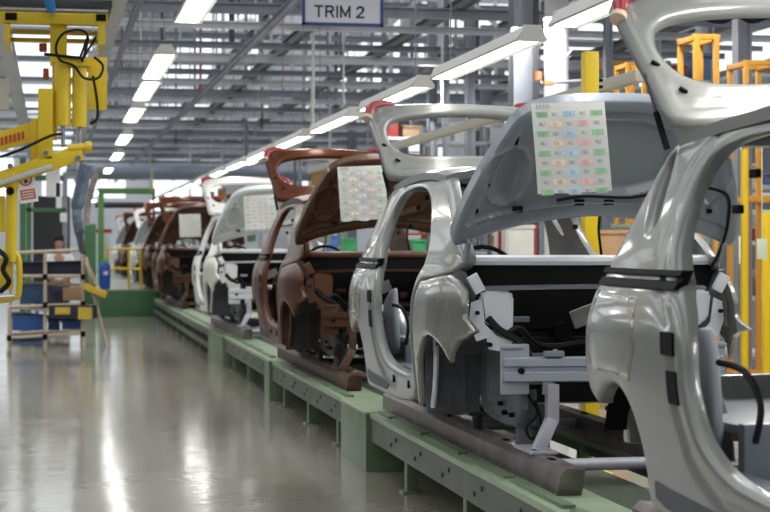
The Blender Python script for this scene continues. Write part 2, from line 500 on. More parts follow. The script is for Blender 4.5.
    for j in range(ny + 1):
        y = .80 + 1.58 * j / ny; z0 = lerp(y, ROOFLINE); rt = []; rb = []
        for i in range(nx + 1):
            u = -1 + 2 * i / nx; x = u * .545; yy = y - (.10 * (1 - u * u) if j < 4 else 0) * (4 - j) / 4
            z = z0 - .012 + .045 * (1 - u ** 4)
            rt.append(bm.verts.new(V(x, yy, z))); rb.append(bm.verts.new(V(x, yy, z - .045)))
        top.append(rt); bot.append(rb)
    for j in range(ny):
        for i in range(nx):
            bm.faces.new((top[j][i], top[j][i + 1], top[j + 1][i + 1], top[j + 1][i])); bm.faces.new((bot[j][i], bot[j + 1][i], bot[j + 1][i + 1], bot[j][i + 1]))
    for i in range(nx):
        bm.faces.new((top[0][i], bot[0][i], bot[0][i + 1], top[0][i + 1])); bm.faces.new((top[ny][i], top[ny][i + 1], bot[ny][i + 1], bot[ny][i]))
    for j in range(ny):
        bm.faces.new((top[j][0], top[j + 1][0], bot[j + 1][0], bot[j][0])); bm.faces.new((top[j][nx], bot[j][nx], bot[j + 1][nx], top[j + 1][nx]))
    mk('roof_panel', bm, P, root, 50)
    bm = NB()
    for y in (1.05, 1.55, 2.25): box(bm, V(0, y, lerp(y, ROOFLINE) - .045), (1.06, .10, .04), None, .012)
    mks('roof_bow', bm, U, root)
    bm = NB(); box(bm, V(.0, 1.35, 1.985), (.16, .20, .03), None, .01); tube(bm, spline([V(-.5, 1.2, 1.975), V(-.2, 1.25, 1.955), V(0, 1.35, 1.965), V(.3, 1.3, 1.95), V(.5, 1.4, 1.975)], 5), .012, 6); mk('roof_wiring', bm, HARN, root)
    # ---- cowl, bulkhead, cross lip
    def cowl_y(x): return -.44 + .20 * (x / .72) ** 2
    def sweep(prof, xm, m, name, n=20, zf=lambda x: 0):
        bm = NB(); R = []
        for i in range(n + 1):
            x = -xm + 2 * xm * i / n; R.append([bm.verts.new(V(x, cowl_y(x) + a, b + zf(x))) for a, b in prof])
        k = len(prof)
        for A, B in zip(R, R[1:]):
            for q in range(k): bm.faces.new((A[q], A[(q + 1) % k], B[(q + 1) % k], B[q]))
        bm.faces.new(R[0]); bm.faces.new(R[-1]); return mk(name, bm, m, root)
    sweep([(0, 1.495), (-.012, 1.515), (.0, 1.535), (.05, 1.548), (.14, 1.54), (.14, 1.50)], .72, PALE if U is not BROWNU else P, 'cowl_panel')
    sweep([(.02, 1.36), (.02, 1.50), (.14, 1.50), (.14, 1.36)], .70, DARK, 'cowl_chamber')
    sweep([(-.03, 1.36), (-.035, 1.372), (.0, 1.384), (.04, 1.384), (.04, 1.36)], .62, U, 'cowl_lip', 20, lambda x: .012 * (1 - (x / .62) ** 2))
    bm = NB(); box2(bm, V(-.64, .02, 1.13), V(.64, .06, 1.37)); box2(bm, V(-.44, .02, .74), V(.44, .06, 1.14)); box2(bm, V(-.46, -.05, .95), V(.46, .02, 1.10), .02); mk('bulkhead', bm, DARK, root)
    # loose bits in the empty engine bay
    bm = NB(); box(bm, V(.02, -.10, 1.22), (.17, .02, .10), Matrix.Rotation(-.35, 3, 'Y'), .01); mk('tie_on_tag', bm, mat('tag_grey', (.36, .35, .33), .6), root)
    bm = NB(); box(bm, V(-.34, -.08, 1.20), (.09, .03, .03), None, .006); box(bm, V(-.30, -.1, 1.0), (.22, .06, .035), None, .01); box(bm, V(.22, -.08, 1.16), (.06, .03, .05), None, .008); mks('bulkhead_bracket', bm, U, root)
    bm = NB()
    for (xx, zz) in ((-.14, 1.03), (.10, 1.02), (.22, 1.02), (.30, 1.03), (.38, 1.25)): cyl(bm, V(xx, -.055, zz), V(xx, .0, zz), .012, 8)
    mks('bulkhead_stud', bm, PALE, root)
    bm = NB(); cyl(bm, V(.30, -.06, 1.22), V(.30, .04, 1.22), .07, 16); cyl(bm, V(-.1, -.08, 1.13), V(-.1, .0, 1.13), .05, 14); mks('bulkhead_grommet', bm, BLACK, root)
    # wiring loom
    bm = NB()
    tube(bm, spline([V(-.60, -.38, 1.22), V(-.55, -.42, 1.16), V(-.48, -.44, 1.12), V(-.42, -.46, 1.06), V(-.40, -.50, .98), V(-.40, -.5, .86)], 5), .02, 7)
    tube(bm, spline([V(-.40, -.5, .98), V(-.43, -.5, .86), V(-.37, -.5, .74), V(-.43, -.5, .66), V(-.39, -.48, .60), V(-.35, -.5, .68), V(-.38, -.5, .80)], 5), .008, 6)
    tube(bm, spline([V(-.50, -.43, 1.15), V(-.44, -.42, 1.17), V(-.36, -.38, 1.10), V(-.2, -.2, 1.06), V(.1, -.12, 1.08), V(.45, -.14, 1.05)], 5), .016, 6)
    tube(bm, spline([V(.58, -.42, 1.10), V(.52, -.46, 1.14), V(.46, -.46, 1.10), V(.50, -.46, 1.04), V(.57, -.46, 1.06), V(.60, -.44, 1.12)], 5), .014, 6)
    mks('wiring_loom', bm, HARN, root)
    # instrument carrier and steering column
    bm = NB(); box2(bm, V(-.62, .12, 1.22), V(.62, .46, 1.46), .05); box(bm, V(-.36, .50, 1.34), (.16, .22, .10), None, .03); box2(bm, V(-.12, .2, .85), V(.12, .5, 1.24), .03); mk('instrument_carrier', bm, DARK, root)
    bm = NB(); pts = [V(-.36 + .19 * math.cos(a), .62 + .06 * math.sin(a), 1.42 + .17 * math.sin(a)) for a in [2 * PI * i / 24 for i in range(24)]]
    tube(bm, pts + [pts[0]], .014, 8); mk('steering_wheel', bm, BLACK, root)
    # ---- floor pan, heel board, rear panel
    bm = NB(); box2(bm, V(-.62, .345, .70), V(.62, 1.62, .725), .005)
    for x in (-.45, -.3, .3, .45): box2(bm, V(x - .025, .3, .72), V(x + .025, 1.5, .738), .006)
    for y in (.7, 1.15): box2(bm, V(-.60, y, .72), V(.60, y + .09, .78), .012)
    box2(bm, V(-.12, .1, .72), V(.12, 1.6, .84), .04); mk('floor_pan', bm, PALE if U is GREYU else U, root)
    bm = NB(); box2(bm, V(-.62, 1.60, .74), V(.62, 1.66, 1.02), .02); mk('heel_board', bm, U, root)
    bm = NB(); box2(bm, V(-.62, 1.64, .98), V(.62, 2.62, 1.01), .006); mk('rear_floor', bm, U, root)
    bm = NB(); cyl(bm, V(-.38, 1.594, .90), V(-.38, 1.61, .90), .032, 16); cyl(bm, V(.38, 1.594, .90), V(.38, 1.61, .90), .032, 16); mks('heel_board_hole', bm, BLACK, root)
    bm = NB(); box2(bm, V(-.66, 2.60, .84), V(.66, 2.68, 1.10), .02); mk('rear_panel', bm, P, root)
    bm = NB(); box2(bm, V(-.30, 1.30, .74), V(-.52, 1.5, .84), .02); mk('floor_wiring_bundle', bm, HARN, root)
    # ---- bumper beam
    bm = NB(); prof = [(-.66, .905), (-.70, .915), (-.70, .955), (-.685, .96), (-.685, .985), (-.70, .99), (-.70, 1.025), (-.66, 1.035), (-.64, 1.03), (-.64, .905)]
    R = []
    for i in range(15):
        x = -.585 + 1.17 * i / 14; b = .05 * (x / .585) ** 2; R.append([bm.verts.new(V(x, a + b, z)) for a, z in prof])
    for A, B in zip(R, R[1:]):
        for q in range(len(prof)): bm.faces.new((A[q], A[(q + 1) % len(prof)], B[(q + 1) % len(prof)], B[q]))
    bm.faces.new(R[0]); bm.faces.new(R[-1]); bb = mk('bumper_beam', bm, BEAMM, root)
    bm = NB()
    for s in (-1, 1):
        cyl(bm, V(s * .50, -.668, .965), V(s * .50, -.64, .965), .016, 12)
    mks('beam_hole', bm, BLACK, bb)
    bm = NB(); box(bm, V(-.33, -.66, 1.05), (.10, .05, .03), None, .008); box(bm, V(-.36, -.66, .88), (.06, .03, .07), None, .008); mks('beam_bracket', bm, U, bb)
    # ---- hood, hinged at the cowl and raised
    th = math.radians(55); vy, vz = -math.cos(th), math.sin(th)
    def HS(u, v):
        crown = -.05 * (1 - (u / .8) ** 2)
        return V(u, -.33 + v * vy + crown * math.sin(th) * -1, 1.595 + v * vz + crown * math.cos(th) * -1)
    inw = (0, math.sin(th), math.cos(th))     # from the underside up to the outer skin
    half = [(0, .15), (.2, .135), (.45, .09), (.64, .035), (.755, -.02), (.785, .03), (.765, .16), (.73, .30), (.67, .47), (.60, .63), (.55, .74), (.46, .81), (.30, .845), (0, .855)]
    hood = half + [(-a, b) for a, b in half[::-1][1:-1]]
    pk = [(-.60, .27), (-.64, .50), (-.51, .57), (-.44, .43), (-.50, .25)]
    pockets = [chaikin(pk, 1), chaikin([(-a, b) for a, b in pk][::-1], 1), chaikin([(-.28, .30), (-.34, .52), (-.26, .70), (.26, .70), (.34, .52), (.28, .30)], 1)]
    def hrel(u, v, d):
        q = np.array([[u, v]]); r = 0
        r += .026 / (1 + math.exp(-max(-50, min(50, (d - .075) / .005))))
        for p in pockets:
            dd = distto(q, [p])[0] * (1 if inside(q, p)[0] else -1)
            r += .03 / (1 + math.exp(max(-50, min(50, -dd / .005)))); r -= .014 * math.exp(-((dd + .03) / .010) ** 2)
        r -= .022 * math.exp(-((v - .24 + .12 * (u / .7) ** 2) / .016) ** 2) * (1 if d > .05 else 0)
        return r
    hd = mk('hood', panel(hood, [], HS, lambda u, v: inw, .085, .03, .012, .0135, 1, hrel), U, root, 40)
    HU = Vector((1, 0, 0)); HVv = Vector((0, vy, vz)); HN = Vector((0, -math.sin(th), -math.cos(th)))
    HR = Matrix((HU, HVv, HN)).transposed()
    for (u, v, a, b) in ((-.45, .20, .055, .035), (-.12, .235, .055, .035), (.04, .235, .055, .035), (.45, .20, .055, .035), (-.64, .36, .03, .02), (-.52, .62, .014, .05), (.52, .62, .014, .05), (.60, .20, .03, .02), (-.55, .60, .03, .012), (-.67, .20, .012, .025)):
        bm = NB(); box(bm, HS(u, v) - HN * .012 + HN * 0, (a, b, .012), HR, .003); mk('hood_clip', bm, BLACK, hd)
    bm = NB(); tube(bm, spline([HS(-.25, .26) + HN * .004, HS(-.1, .285) + HN * .006, HS(.15, .28) + HN * .006, HS(.34, .33) + HN * .006, HS(.5, .36) + HN * .008, HS(.66, .32) + HN * .01, HS(.70, .15) + HN * .02, HS(.69, .0) + HN * .04, HS(.66, -.12) + HN * .05], 5), .009, 6); mk('washer_hose', bm, HARN, hd)
    # hinge arms
    bm = NB()
    for s in (-1, 1): bar(bm, V(s * .70, -.30, 1.52), V(s * .70, -.36, 1.62), .02, .05)
    mks('hood_hinge', bm, U, hd)
    # ---- tailgate, swung up on its hinges
    p1 = math.radians(52); p2 = math.radians(5)
    def TG(u, v):
        k = .66
        def dirv(t):
            return (2.37 + t * math.cos(p1), 2.045 + t * math.sin(p1)) if t < k else (2.37 + k * math.cos(p1) + (t - k) * math.cos(p2), 2.045 + k * math.sin(p1) + (t - k) * math.sin(p2))
        y = z = 0
        for o, w_ in ((-.05, .2), (-.025, .2), (0, .2), (.025, .2), (.05, .2)):
            a, b = dirv(v + o); y += a * w_; z += b * w_
        cr = .05 * (1 - (u / .62) ** 2)
        return V(u, y - cr * .6, z + cr * .6)
    th_ = [(0, .0), (.35, .0), (.55, .01), (.585, .05), (.60, .2), (.635, .40), (.66, .56), (.66, .68), (.62, .85), (.55, 1.02), (.4, 1.08), (0, 1.10)]
    tg = th_ + [(-a, b) for a, b in th_[::-1][1:-1]]
    wh = [(0, .20), (.32, .19), (.46, .23), (.53, .33), (.545, .45), (.50, .53), (.36, .565), (0, .58)]
    twin = wh + [(-a, b) for a, b in wh[::-1][1:-1]]
    tgo = mk('tailgate', panel(tg, [twin], TG, lambda u, v: (0, math.sin(p1), -math.cos(p1)) if v < .6 else (0, .35, -.94), .05, .05, .028, .03, 2,
             lambda u, v, d: .012 * math.exp(-((d - .075) / .014) ** 2)), P, root, 45)
    for s in (-1, 1):
        bm = NB()
        tube(bm, spline([TG(s * .645, .60) + Vector((s * .005, 0, -.02)), TG(s * .625, .68) + Vector((0, 0, -.005)), TG(s * .55, .74) + Vector((0, 0, .01)), TG(s * .44, .78) + Vector((0, 0, .0))], 5), [.030, .031, .033, .034, .035, .036, .036, .036, .036, .035, .034, .033, .031, .028, .024, .018], 14)
        lm = mk('tail_lamp', bm, RED, tgo)
        bm = NB(); a = TG(s * .645, .60) + Vector((s * .005, 0, -.02)); cyl(bm, a + Vector((s * .012, -.012, -.02)), a + Vector((0, .005, .0)), .034, 12); mk('lamp_end_cap', bm, LAMPEND, lm)
    bm = NB()
    for (u, v) in ((-.575, .30), (-.50, .155), (.575, .30), (.50, .155)): box(bm, TG(u, v) + Vector((0, -.002, .002)), (.035, .012, .016), Matrix.Rotation(.5 if u < 0 else -.5, 3, 'Y') @ Matrix.Rotation(p1, 3, 'X'), .003)
    mks('tailgate_plug', bm, BLACK, tgo)
    return root

XC = 2.82
def place(root, yc, label):
    root.location = (XC, yc, ZB); root['label'] = label; root['group'] = 'car body shells along the trim line'

car0 = make_car(GREY, GREYU, FILM)
car0.name = 'car_body_shell'
sw_b = {'paint_silver_grey': BROWN, 'primer_blue_grey': BROWNU, 'fender_film': BROWNF, 'beam_primer': BROWNU, 'wheelhouse_sealer': mat('sealer_brown', (.045, .04, .036), .6), 'pale_bracket': mat('bracket_brown', (.12, .05, .028), .4, .2)}
sw_w = {'paint_silver_grey': WHITE, 'primer_blue_grey': WHITEU, 'fender_film': WHITEF, 'beam_primer': WHITEU, 'pale_bracket': mat('bracket_white', (.7, .71, .72), .4)}
CARS = [(8.93, None, 'silver grey car body with open hood and tailgate, second from camera', 'g'),
        (3.58, None, 'silver grey car body nearest the camera, its front cut off by the right edge', 'g'),
        (14.75, sw_b, 'brown car body with raised hood, right behind the second silver grey one', 'b'),
        (22.4, sw_w, 'white car body with raised hood, behind the nearest brown one', 'w'),
        (32.6, sw_b, 'brown car body with blank white sheet on its hood, behind the white one', 'b2'),
        (38.0, sw_b, 'brown car body mostly hidden behind the brown one with the blank sheet', 'b2'),
        (43.6, sw_w, 'white car body standing beside the yellow railing on the far platform', 'w'),
        (50.5, sw_b, 'brown car body deep in the line between two distant white ones', 'b2'),
        (56.5, sw_w, 'white car body farthest down the line', 'w')]
for i, (yc, sw, lab, k) in enumerate(CARS):
    c = car0 if i == 0 else copy_tree(car0, None, sw)
    place(c, yc, lab)

# ------------------------------------------------------------------ skids
def make_skid():
    r = thing('carrier_skid', '', 'skid')
    prof = [(-.06, 0), (.06, 0), (.06, .13), (-.03, .135), (-.06, .105)]
    for s in (-1, 1):
        bm = NB(); xc = s * .43
        ys = [-1.30, -1.24, -.5, .8, 2.2, 3.05]
        R = []
        for i, y in enumerate(ys):
            R.append([bm.verts.new(Vector((xc - s * a if s > 0 else xc + a, y + (.03 if (i == 0 and z < .05) else 0), z + (.045 if i == 0 and z < .05 else 0)))) for a, z in prof])
        for A, B in zip(R, R[1:]):
            for q in range(5): bm.faces.new((A[q], A[(q + 1) % 5], B[(q + 1) % 5], B[q]))
        bm.faces.new(R[0]); bm.faces.new(R[-1])
        rail = mk('rail', bm, SKID, r, 25)
        bm = NB()
        for y in (-.95, -.1, 1.2, 2.4): box(bm, (xc - s * .0, y, .137), (.03, .07, .006), None, .001)
        mks('rail_slot', bm, DARK, rail)
        # front arm: foot plate, slanting arm, upright to the bumper beam
        bm = NB(); x = s * .43
        box(bm, (x + .02 * s * -1, -.60, .142), (.14, .34, .014), None, .003)
        bar(bm, (x, -.70, .14), (x - s * .0 + .09 * (1), -.66, .30), .06, .06, (0, 1, 0), .006)
        bar(bm, (x + .09, -.66, .29), (x + .09, -.66, .478), .06, .06, (0, 1, 0), .006)
        mk('front_arm', bm, SKIDL, r)
        bm = NB(); cyl(bm, (s * .43, .52, .13), (s * .43, .52, .21), .03); box(bm, (s * .43, .52, .225), (.14, .16, .03), None, .008); box(bm, (s * .52, .52, .24), (.22, .08, .03), None, .006); mk('support_post', bm, STEELD, r)
        bm = NB(); cyl(bm, (s * .43, 1.86, .13), (s * .43, 1.86, .21), .03); box(bm, (s * .52, 1.86, .235), (.24, .12, .03), None, .008); mk('support_post', bm, STEELD, r)
        bm = NB(); bar(bm, (x + .0, 2.9, .13), (x, 2.75, .28), .05, .05); box(bm, (x, 2.68, .285), (.06, .2, .03)); mk('rear_arm', bm, SKIDL, r)
    for y in (-.72, 1.2, 2.55):
        bm = NB(); cyl(bm, (-.40, y, .075), (.40, y, .075), .032, 12); mk('cross_tube', bm, SKIDL, r)
    return r
skid0 = make_skid()
sw_sk = {'skid_steel': SKIDB, 'skid_bracket': SKIDB}
SKL = ['steel carrier skid under the second silver grey car body, its rail end in plain view', 'steel carrier skid under the nearest silver grey car body at the lower right corner',
       'rusty brown carrier skid under the nearest brown car body', 'steel carrier skid under the white car body behind the nearest brown one',
       'brown carrier skid under the brown car body with the blank sheet', 'brown carrier skid under the mostly hidden brown car body',
       'carrier skid under the white car body beside the yellow railing', 'carrier skid under the brown car body between two distant white ones', 'carrier skid under the farthest white car body']
for i, (yc, sw, lab, k) in enumerate(CARS):
    c = skid0 if i == 0 else copy_tree(skid0, None, sw_sk if k[0] == 'b' else None)
    c.location = (XC, yc, .42); c['label'] = SKL[i]; c['group'] = 'carrier skids on the conveyor'

# ------------------------------------------------------------------ build sheets on the hoods
th = math.radians(55)
def sheet(yc, px0, label, tint=1.0, w_=.41, h_=.44, v0=.36, tilt=-.05, blank=False):
    r = thing('build_sheet', label, 'paper sheet', (XC, yc, 0), 'paper build sheets hung on the hoods')
    # clipped to the hood's free edge, hanging straight down
    HV = Vector((0, .10, .995)).normalized(); HN = Vector((0, -.995, .10)).normalized()
    c0 = Vector((px0, -.33 - .855 * math.cos(th) - .03, 1.595 + .855 * math.sin(th) + v0)) - HV * (h_ / 2)
    R = Matrix((Vector((1, 0, 0)), HV, HN)).transposed() @ Matrix.Rotation(tilt, 3, 'Z')
    bm = NB(); n = 8; G = []
    for j in range(n + 1):
        G.append([])
        for i in range(n + 1):
            a = (i / n - .5) * w_; b = (j / n - .5) * h_; z = .004 * math.sin(i * .9 + j * .4) + .012 * (i / n - .5) ** 2
            G[-1].append(bm.verts.new(c0 + R @ Vector((a, b, z))))
    for j in range(n):
        for i in range(n): bm.faces.new((G[j][i], G[j][i + 1], G[j + 1][i + 1], G[j + 1][i]))
    bmesh.ops.solidify(bm, geom=bm.faces[:], thickness=.001)
    pg = mk('page', bm, PAPER, r)
    if blank: return r
    cols = {'g': (.28, .55, .30), 'b': (.38, .58, .74), 'r': (.75, .42, .44), 'o': (.78, .60, .44), 'w': (.62, .63, .64)}
    lay = ['gwbwg', 'wowrw', 'gwbwg', 'wowrw', 'gwbwg', 'wowrw', 'gwbwg', 'wowrw', 'gwbwg']
    words = ['DA', 'NU', 'KB', 'NU', 'DA', '6', 'C4', '3', 'ND']
    k = 0
    rows = len(lay)
    for q, ink in (('g', 'sheet_green'), ('b', 'sheet_blue'), ('r', 'sheet_red'), ('o', 'sheet_orange')):
        bm = NB()
        for j, row in enumerate(lay):
            for i, ch in enumerate(row):
                if ch != q: continue
                a = (-.5 + (i + .5) / 5) * w_ * .93; b = (.40 - j * .86 / (rows - 1)) * h_ - .012
                ii = (a / w_ + .5) * n; jj = (b / h_ + .5) * n
                z = .004 * math.sin(ii * .9 + jj * .4) + .012 * (ii / n - .5) ** 2 + .0022
                box(bm, c0 + R @ Vector((a, b, z)), (w_ * .165, h_ * .062, .001), R)
        cc = cols[q]; cc = tuple(x * tint + .74 * (1 - tint) for x in cc)
        mks('code_cell', bm, mat(ink + ('' if tint == 1 else '_pale'), cc, .7), pg)
    # printed codes in the cells
    bm = NB()
    for j, row in enumerate(lay):
        for i, ch in enumerate(row):
            a = (-.5 + (i + .5) / 5) * w_ * .93; b = (.40 - j * .86 / (rows - 1)) * h_ - .012
            ii = (a / w_ + .5) * n; jj = (b / h_ + .5) * n; z = .004 * math.sin(ii * .9 + jj * .4) + .012 * (ii / n - .5) ** 2 + .0032
            word = words[(i * 3 + j * 2) % len(words)] if (i + j) % 2 == 0 else 'NU'
            letter_strokes(bm, word, .018, lambda x, y: c0 + R @ Vector((a + x, b + y, z)), R, .0028)
    for i in range(12):
        z = .014
        a = -.5 * w_ + .025 + i * .006; letter = box(bm, c0 + R @ Vector((a, h_ * .46, .008)), (.002 if i % 3 else .0035, .022, .0008), R)
    ink = mk('printed_text', bm, mat('print_grey', (.30, .32, .33), .7), pg)
    return r

STROKES = {'D': [((0, 0), (0, 1)), ((0, 1), (.35, 1)), ((.35, 1), (.6, .7)), ((.6, .7), (.6, .3)), ((.6, .3), (.35, 0)), ((.35, 0), (0, 0))],
           'A': [((0, 0), (.3, 1)), ((.3, 1), (.6, 0)), ((.12, .35), (.48, .35))],
           'N': [((0, 0), (0, 1)), ((0, 1), (.55, 0)), ((.55, 0), (.55, 1))],
           'U': [((0, 1), (0, .2)), ((0, .2), (.2, 0)), ((.2, 0), (.4, 0)), ((.4, 0), (.6, .2)), ((.6, .2), (.6, 1))],
           'K': [((0, 0), (0, 1)), ((0, .4), (.55, 1)), ((.2, .55), (.6, 0))],
           'B': [((0, 0), (0, 1)), ((0, 1), (.45, 1)), ((.45, 1), (.55, .75)), ((.55, .75), (.45, .52)), ((.45, .52), (0, .52)), ((.45, .52), (.6, .25)), ((.6, .25), (.45, 0)), ((.45, 0), (0, 0))],
           'C': [((.6, .85), (.4, 1)), ((.4, 1), (.15, 1)), ((.15, 1), (0, .75)), ((0, .75), (0, .25)), ((0, .25), (.15, 0)), ((.15, 0), (.4, 0)), ((.4, 0), (.6, .15))],
           '4': [((.45, 0), (.45, 1)), ((.45, 1), (0, .3)), ((0, .3), (.6, .3))],
           '3': [((0, 1), (.5, 1)), ((.5, 1), (.25, .6)), ((.25, .6), (.55, .35)), ((.55, .35), (.45, 0)), ((.45, 0), (0, .05))],
           '6': [((.5, 1), (.1, .6)), ((.1, .6), (0, .25)), ((0, .25), (.2, 0)), ((.2, 0), (.5, .1)), ((.5, .1), (.55, .4)), ((.55, .4), (.1, .5))]}
def letter_strokes(bm, word, h, fn, R, w):
    adv = h * .78; x0 = -adv * len(word) / 2
    for k, ch in enumerate(word):
        for (a, b), (c, d) in STROKES[ch]:
            p = fn(x0 + k * adv + a * h, (b - .5) * h); q = fn(x0 + k * adv + c * h, (d - .5) * h)
            bar(bm, p, q, w, .0006, R @ Vector((0, 0, 1)))
sheet(8.93, -.305, 'colour coded build sheet on the hood of the second silver grey car body', 1.0, .38, .45, .01, .05)
sheet(14.75, -.29, 'faded build sheet on the hood of the nearest brown car body', .45, .40, .45, -.04, .05)
sheet(22.4, -.22, 'faded build sheet on the hood of the white car body', .3, .41, .44, -.06, .05)
sheet(32.6, -.30, 'blank white sheet on the hood of a distant brown car body', .3, .40, .43, -.12, .03, True)

# ------------------------------------------------------------------ conveyor
def conveyor(y0, y1, x0, label, blk=None, double=False):
    r = thing('conveyor_section', label, 'conveyor', (0, y0, 0), 'green conveyor sections'); L = y1 - y0
    XL, XR = x0, 3.52
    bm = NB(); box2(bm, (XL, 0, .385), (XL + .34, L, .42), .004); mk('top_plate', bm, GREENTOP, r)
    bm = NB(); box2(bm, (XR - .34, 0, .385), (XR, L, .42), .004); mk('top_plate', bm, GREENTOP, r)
    bm = NB(); box2(bm, (XL + .345, 0, .37), (XL + .70, L, .395)); mk('tread_plate', bm, TREAD, r)
    bm = NB(); box2(bm, (XL + .70, 0, .20), (XR - .345, L, .23)); mk('chain_trough', bm, DARK, r)
    bm = NB()
    if double:
        box2(bm, (XL, 0, .30), (XL + .05, L, .385), .004); box2(bm, (XL, 0, .12), (XL + .05, L, .19), .004)
    else:
        box2(bm, (XL + .01, 0, .22), (XL + .06, L, .385), .004)
    sb = mk('side_beam', bm, GREENF, r)
    bm = NB()
    yy = .4
    while yy < L - .2:
        cyl(bm, (XL + .002, yy, .33), (XL + .015, yy, .33), .014, 8); cyl(bm, (XL + .002, yy + .16, .28), (XL + .015, yy + .16, .28), .014, 8); yy += .75
    mks('bolt', bm, STEELD, sb)
    bm = NB(); box2(bm, (XR - .06, 0, .22), (XR - .01, L, .385), .004); mk('side_beam', bm, GREEN, r)
    # pale guide strip with joints on the upper edge
    bm = NB(); yy = .1
    while yy < L - .3: box2(bm, (XL + .05, yy, .42), (XL + .11, min(yy + .9, L - .05), .438), .004); yy += 1.0
    mks('guide_strip', bm, GREEN, r)
    yy = .5
    while yy < L:
        for x in (XL + .05, XR - .12):
            bm = NB(); box2(bm, (x, yy, .012), (x + .08, yy + .08, .385), .004); box2(bm, (x - .03, yy - .03, 0), (x + .11, yy + .11, .014), .002); mk('leg', bm, GREEN, r)
        yy += 1.6
    return r
def drive_box(y0, y1, x0, label):
    r = thing('conveyor_drive_box', label, 'machine cabinet', ((x0 + 3.52) / 2, (y0 + y1) / 2, 0), 'green drive boxes between conveyor sections'); cx = (x0 + 3.52) / 2; L = y1 - y0
    bm = NB(); box2(bm, (x0 - cx, -L / 2, 0), (3.52 - cx, L / 2, .405), .006); mk('housing', bm, GREEN, r)
    bm = NB(); box2(bm, (x0 - cx - .01, -L / 2 - .01, .405), (3.53 - cx, L / 2 + .01, .422), .003); mk('cover_plate', bm, GREENTOP, r)
    return r
conveyor(2.2, 11.74, 2.19, 'green conveyor section with open legs, nearest of the line')
drive_box(11.78, 12.84, 2.17, 'green drive box reaching the floor below the rear of the second car body')
conveyor(12.88, 17.16, 2.19, 'green conveyor section under the nearest brown car body')
drive_box(17.2, 17.57, 2.17, 'narrow green drive box just behind the nearest brown car body')
conveyor(17.61, 22.0, 2.19, 'green conveyor section in front of the white car body')
drive_box(22.04, 24.1, 2.17, 'green drive box below the white car body')
conveyor(24.14, 37.5, 2.19, 'green conveyor section with double side rails running up to the platform', double=True)
conveyor(37.54, 60.0, 2.45, 'farthest green conveyor section beside the raised platform', double=True)

# ------------------------------------------------------------------ setting
def struct(name, bm, m, angle=35): return tag(mk(name, bm, m, None, angle), kind='structure')
def floor_mat():
    m = mat('epoxy_floor', (.27, .26, .235), .13)
    nt = m.node_tree; b = nt.nodes['Principled BSDF']; tc = nt.nodes.new('ShaderNodeTexCoord')
    n = nt.nodes.new('ShaderNodeTexNoise'); n.inputs['Scale'].default_value = .7; n.inputs['Detail'].default_value = 6
    r = nt.nodes.new('ShaderNodeValToRGB'); r.color_ramp.elements[0].color = (.27, .25, .205, 1); r.color_ramp.elements[1].color = (.345, .325, .28, 1)
    r.color_ramp.elements[0].position = .35; r.color_ramp.elements[1].position = .65
    nt.links.new(tc.outputs['Object'], n.inputs['Vector']); nt.links.new(n.outputs['Fac'], r.inputs['Fac']); nt.links.new(r.outputs['Color'], b.inputs['Base Color'])
    n2 = nt.nodes.new('ShaderNodeTexNoise'); n2.inputs['Scale'].default_value = 2.2; n2.inputs['Detail'].default_value = 3
    mr = nt.nodes.new('ShaderNodeMapRange'); mr.inputs['To Min'].default_value = .07; mr.inputs['To Max'].default_value = .18
    nt.links.new(tc.outputs['Object'], n2.inputs['Vector']); nt.links.new(n2.outputs['Fac'], mr.inputs['Value']); nt.links.new(mr.outputs['Result'], b.inputs['Roughness'])
    n3 = nt.nodes.new('ShaderNodeTexNoise'); n3.inputs['Scale'].default_value = 5
    bp = nt.nodes.new('ShaderNodeBump'); bp.inputs['Strength'].default_value = .10; bp.inputs['Distance'].default_value = .02
    nt.links.new(tc.outputs['Object'], n3.inputs['Vector']); nt.links.new(n3.outputs['Fac'], bp.inputs['Height']); nt.links.new(bp.outputs['Normal'], b.inputs['Normal'])
    b.inputs['Specular IOR Level'].default_value = .7
    return m
bm = NB(); box2(bm, (-30, -12, -.1), (40, 112, 0)); struct('floor', bm, floor_mat())
bm = NB(); box2(bm, (-30, 110, 0), (40, 110.4, 9.6)); struct('wall_back', bm, mat('wall_panel', (.66, .69, .73), .7, noise=.1, scale=.3))
bm = NB(); box2(bm, (-30, -12, 9.6), (40, 112, 9.8)); struct('ceiling', bm, mat('roof_deck', (.62, .63, .65), .7, noise=.1, scale=.5))
# ------------------------------------------------------------------ roof lights, steel grid, columns
SKY = mat('skylight_glow', (.93, .97, 1.0), .5, emit=1.2)
for k, X in enumerate((-21, -14, -7, 0, 7, 14, 21, 28)):
    bm = NB(); box2(bm, (X - 2.0, -8, 9.56), (X + 2.0, 108, 9.6)); struct('window_%d' % (k + 1), bm, SKY)
BACKGLOW = mat('back_wall_added_glow', (.90, .95, 1.0), .4, emit=.75)  # glowing panes added to brighten the dim back wall, not known windows
for k, X in enumerate((-12, -5, 2, 9, 16, 23)):
    bm = NB(); box2(bm, (X - 2.6, 109.9, 4.6), (X + 2.6, 110, 9.0)); struct('window_%d' % (k + 9), bm, BACKGLOW)
TN = [0]
def trim(bm, m):
    TN[0] += 1; return struct('trim_%d' % TN[0], bm, m)
def ibeam(p, q, w, h, m, axis):
    """rolled channel: web and two flanges along p-q"""
    bm = NB(); p = Vector(p); q = Vector(q); u = Vector((0, 0, 1))
    bar(bm, p, q, w * .3, h); bar(bm, p + u * h * .45, q + u * h * .45, w, h * .14); bar(bm, p - u * h * .45, q - u * h * .45, w, h * .14)
    return trim(bm, m)
# cross members of the service grid over the line
Y = 15.2; i = 0
while Y < 78:
    h = .09 if i % 3 else .13
    ibeam((.55, Y, 4.6), (10.5, Y, 4.6), .12, h, STEEL if i % 2 else STEELL, 'x')
    Y += 1.7 if i % 2 else 2.3; i += 1
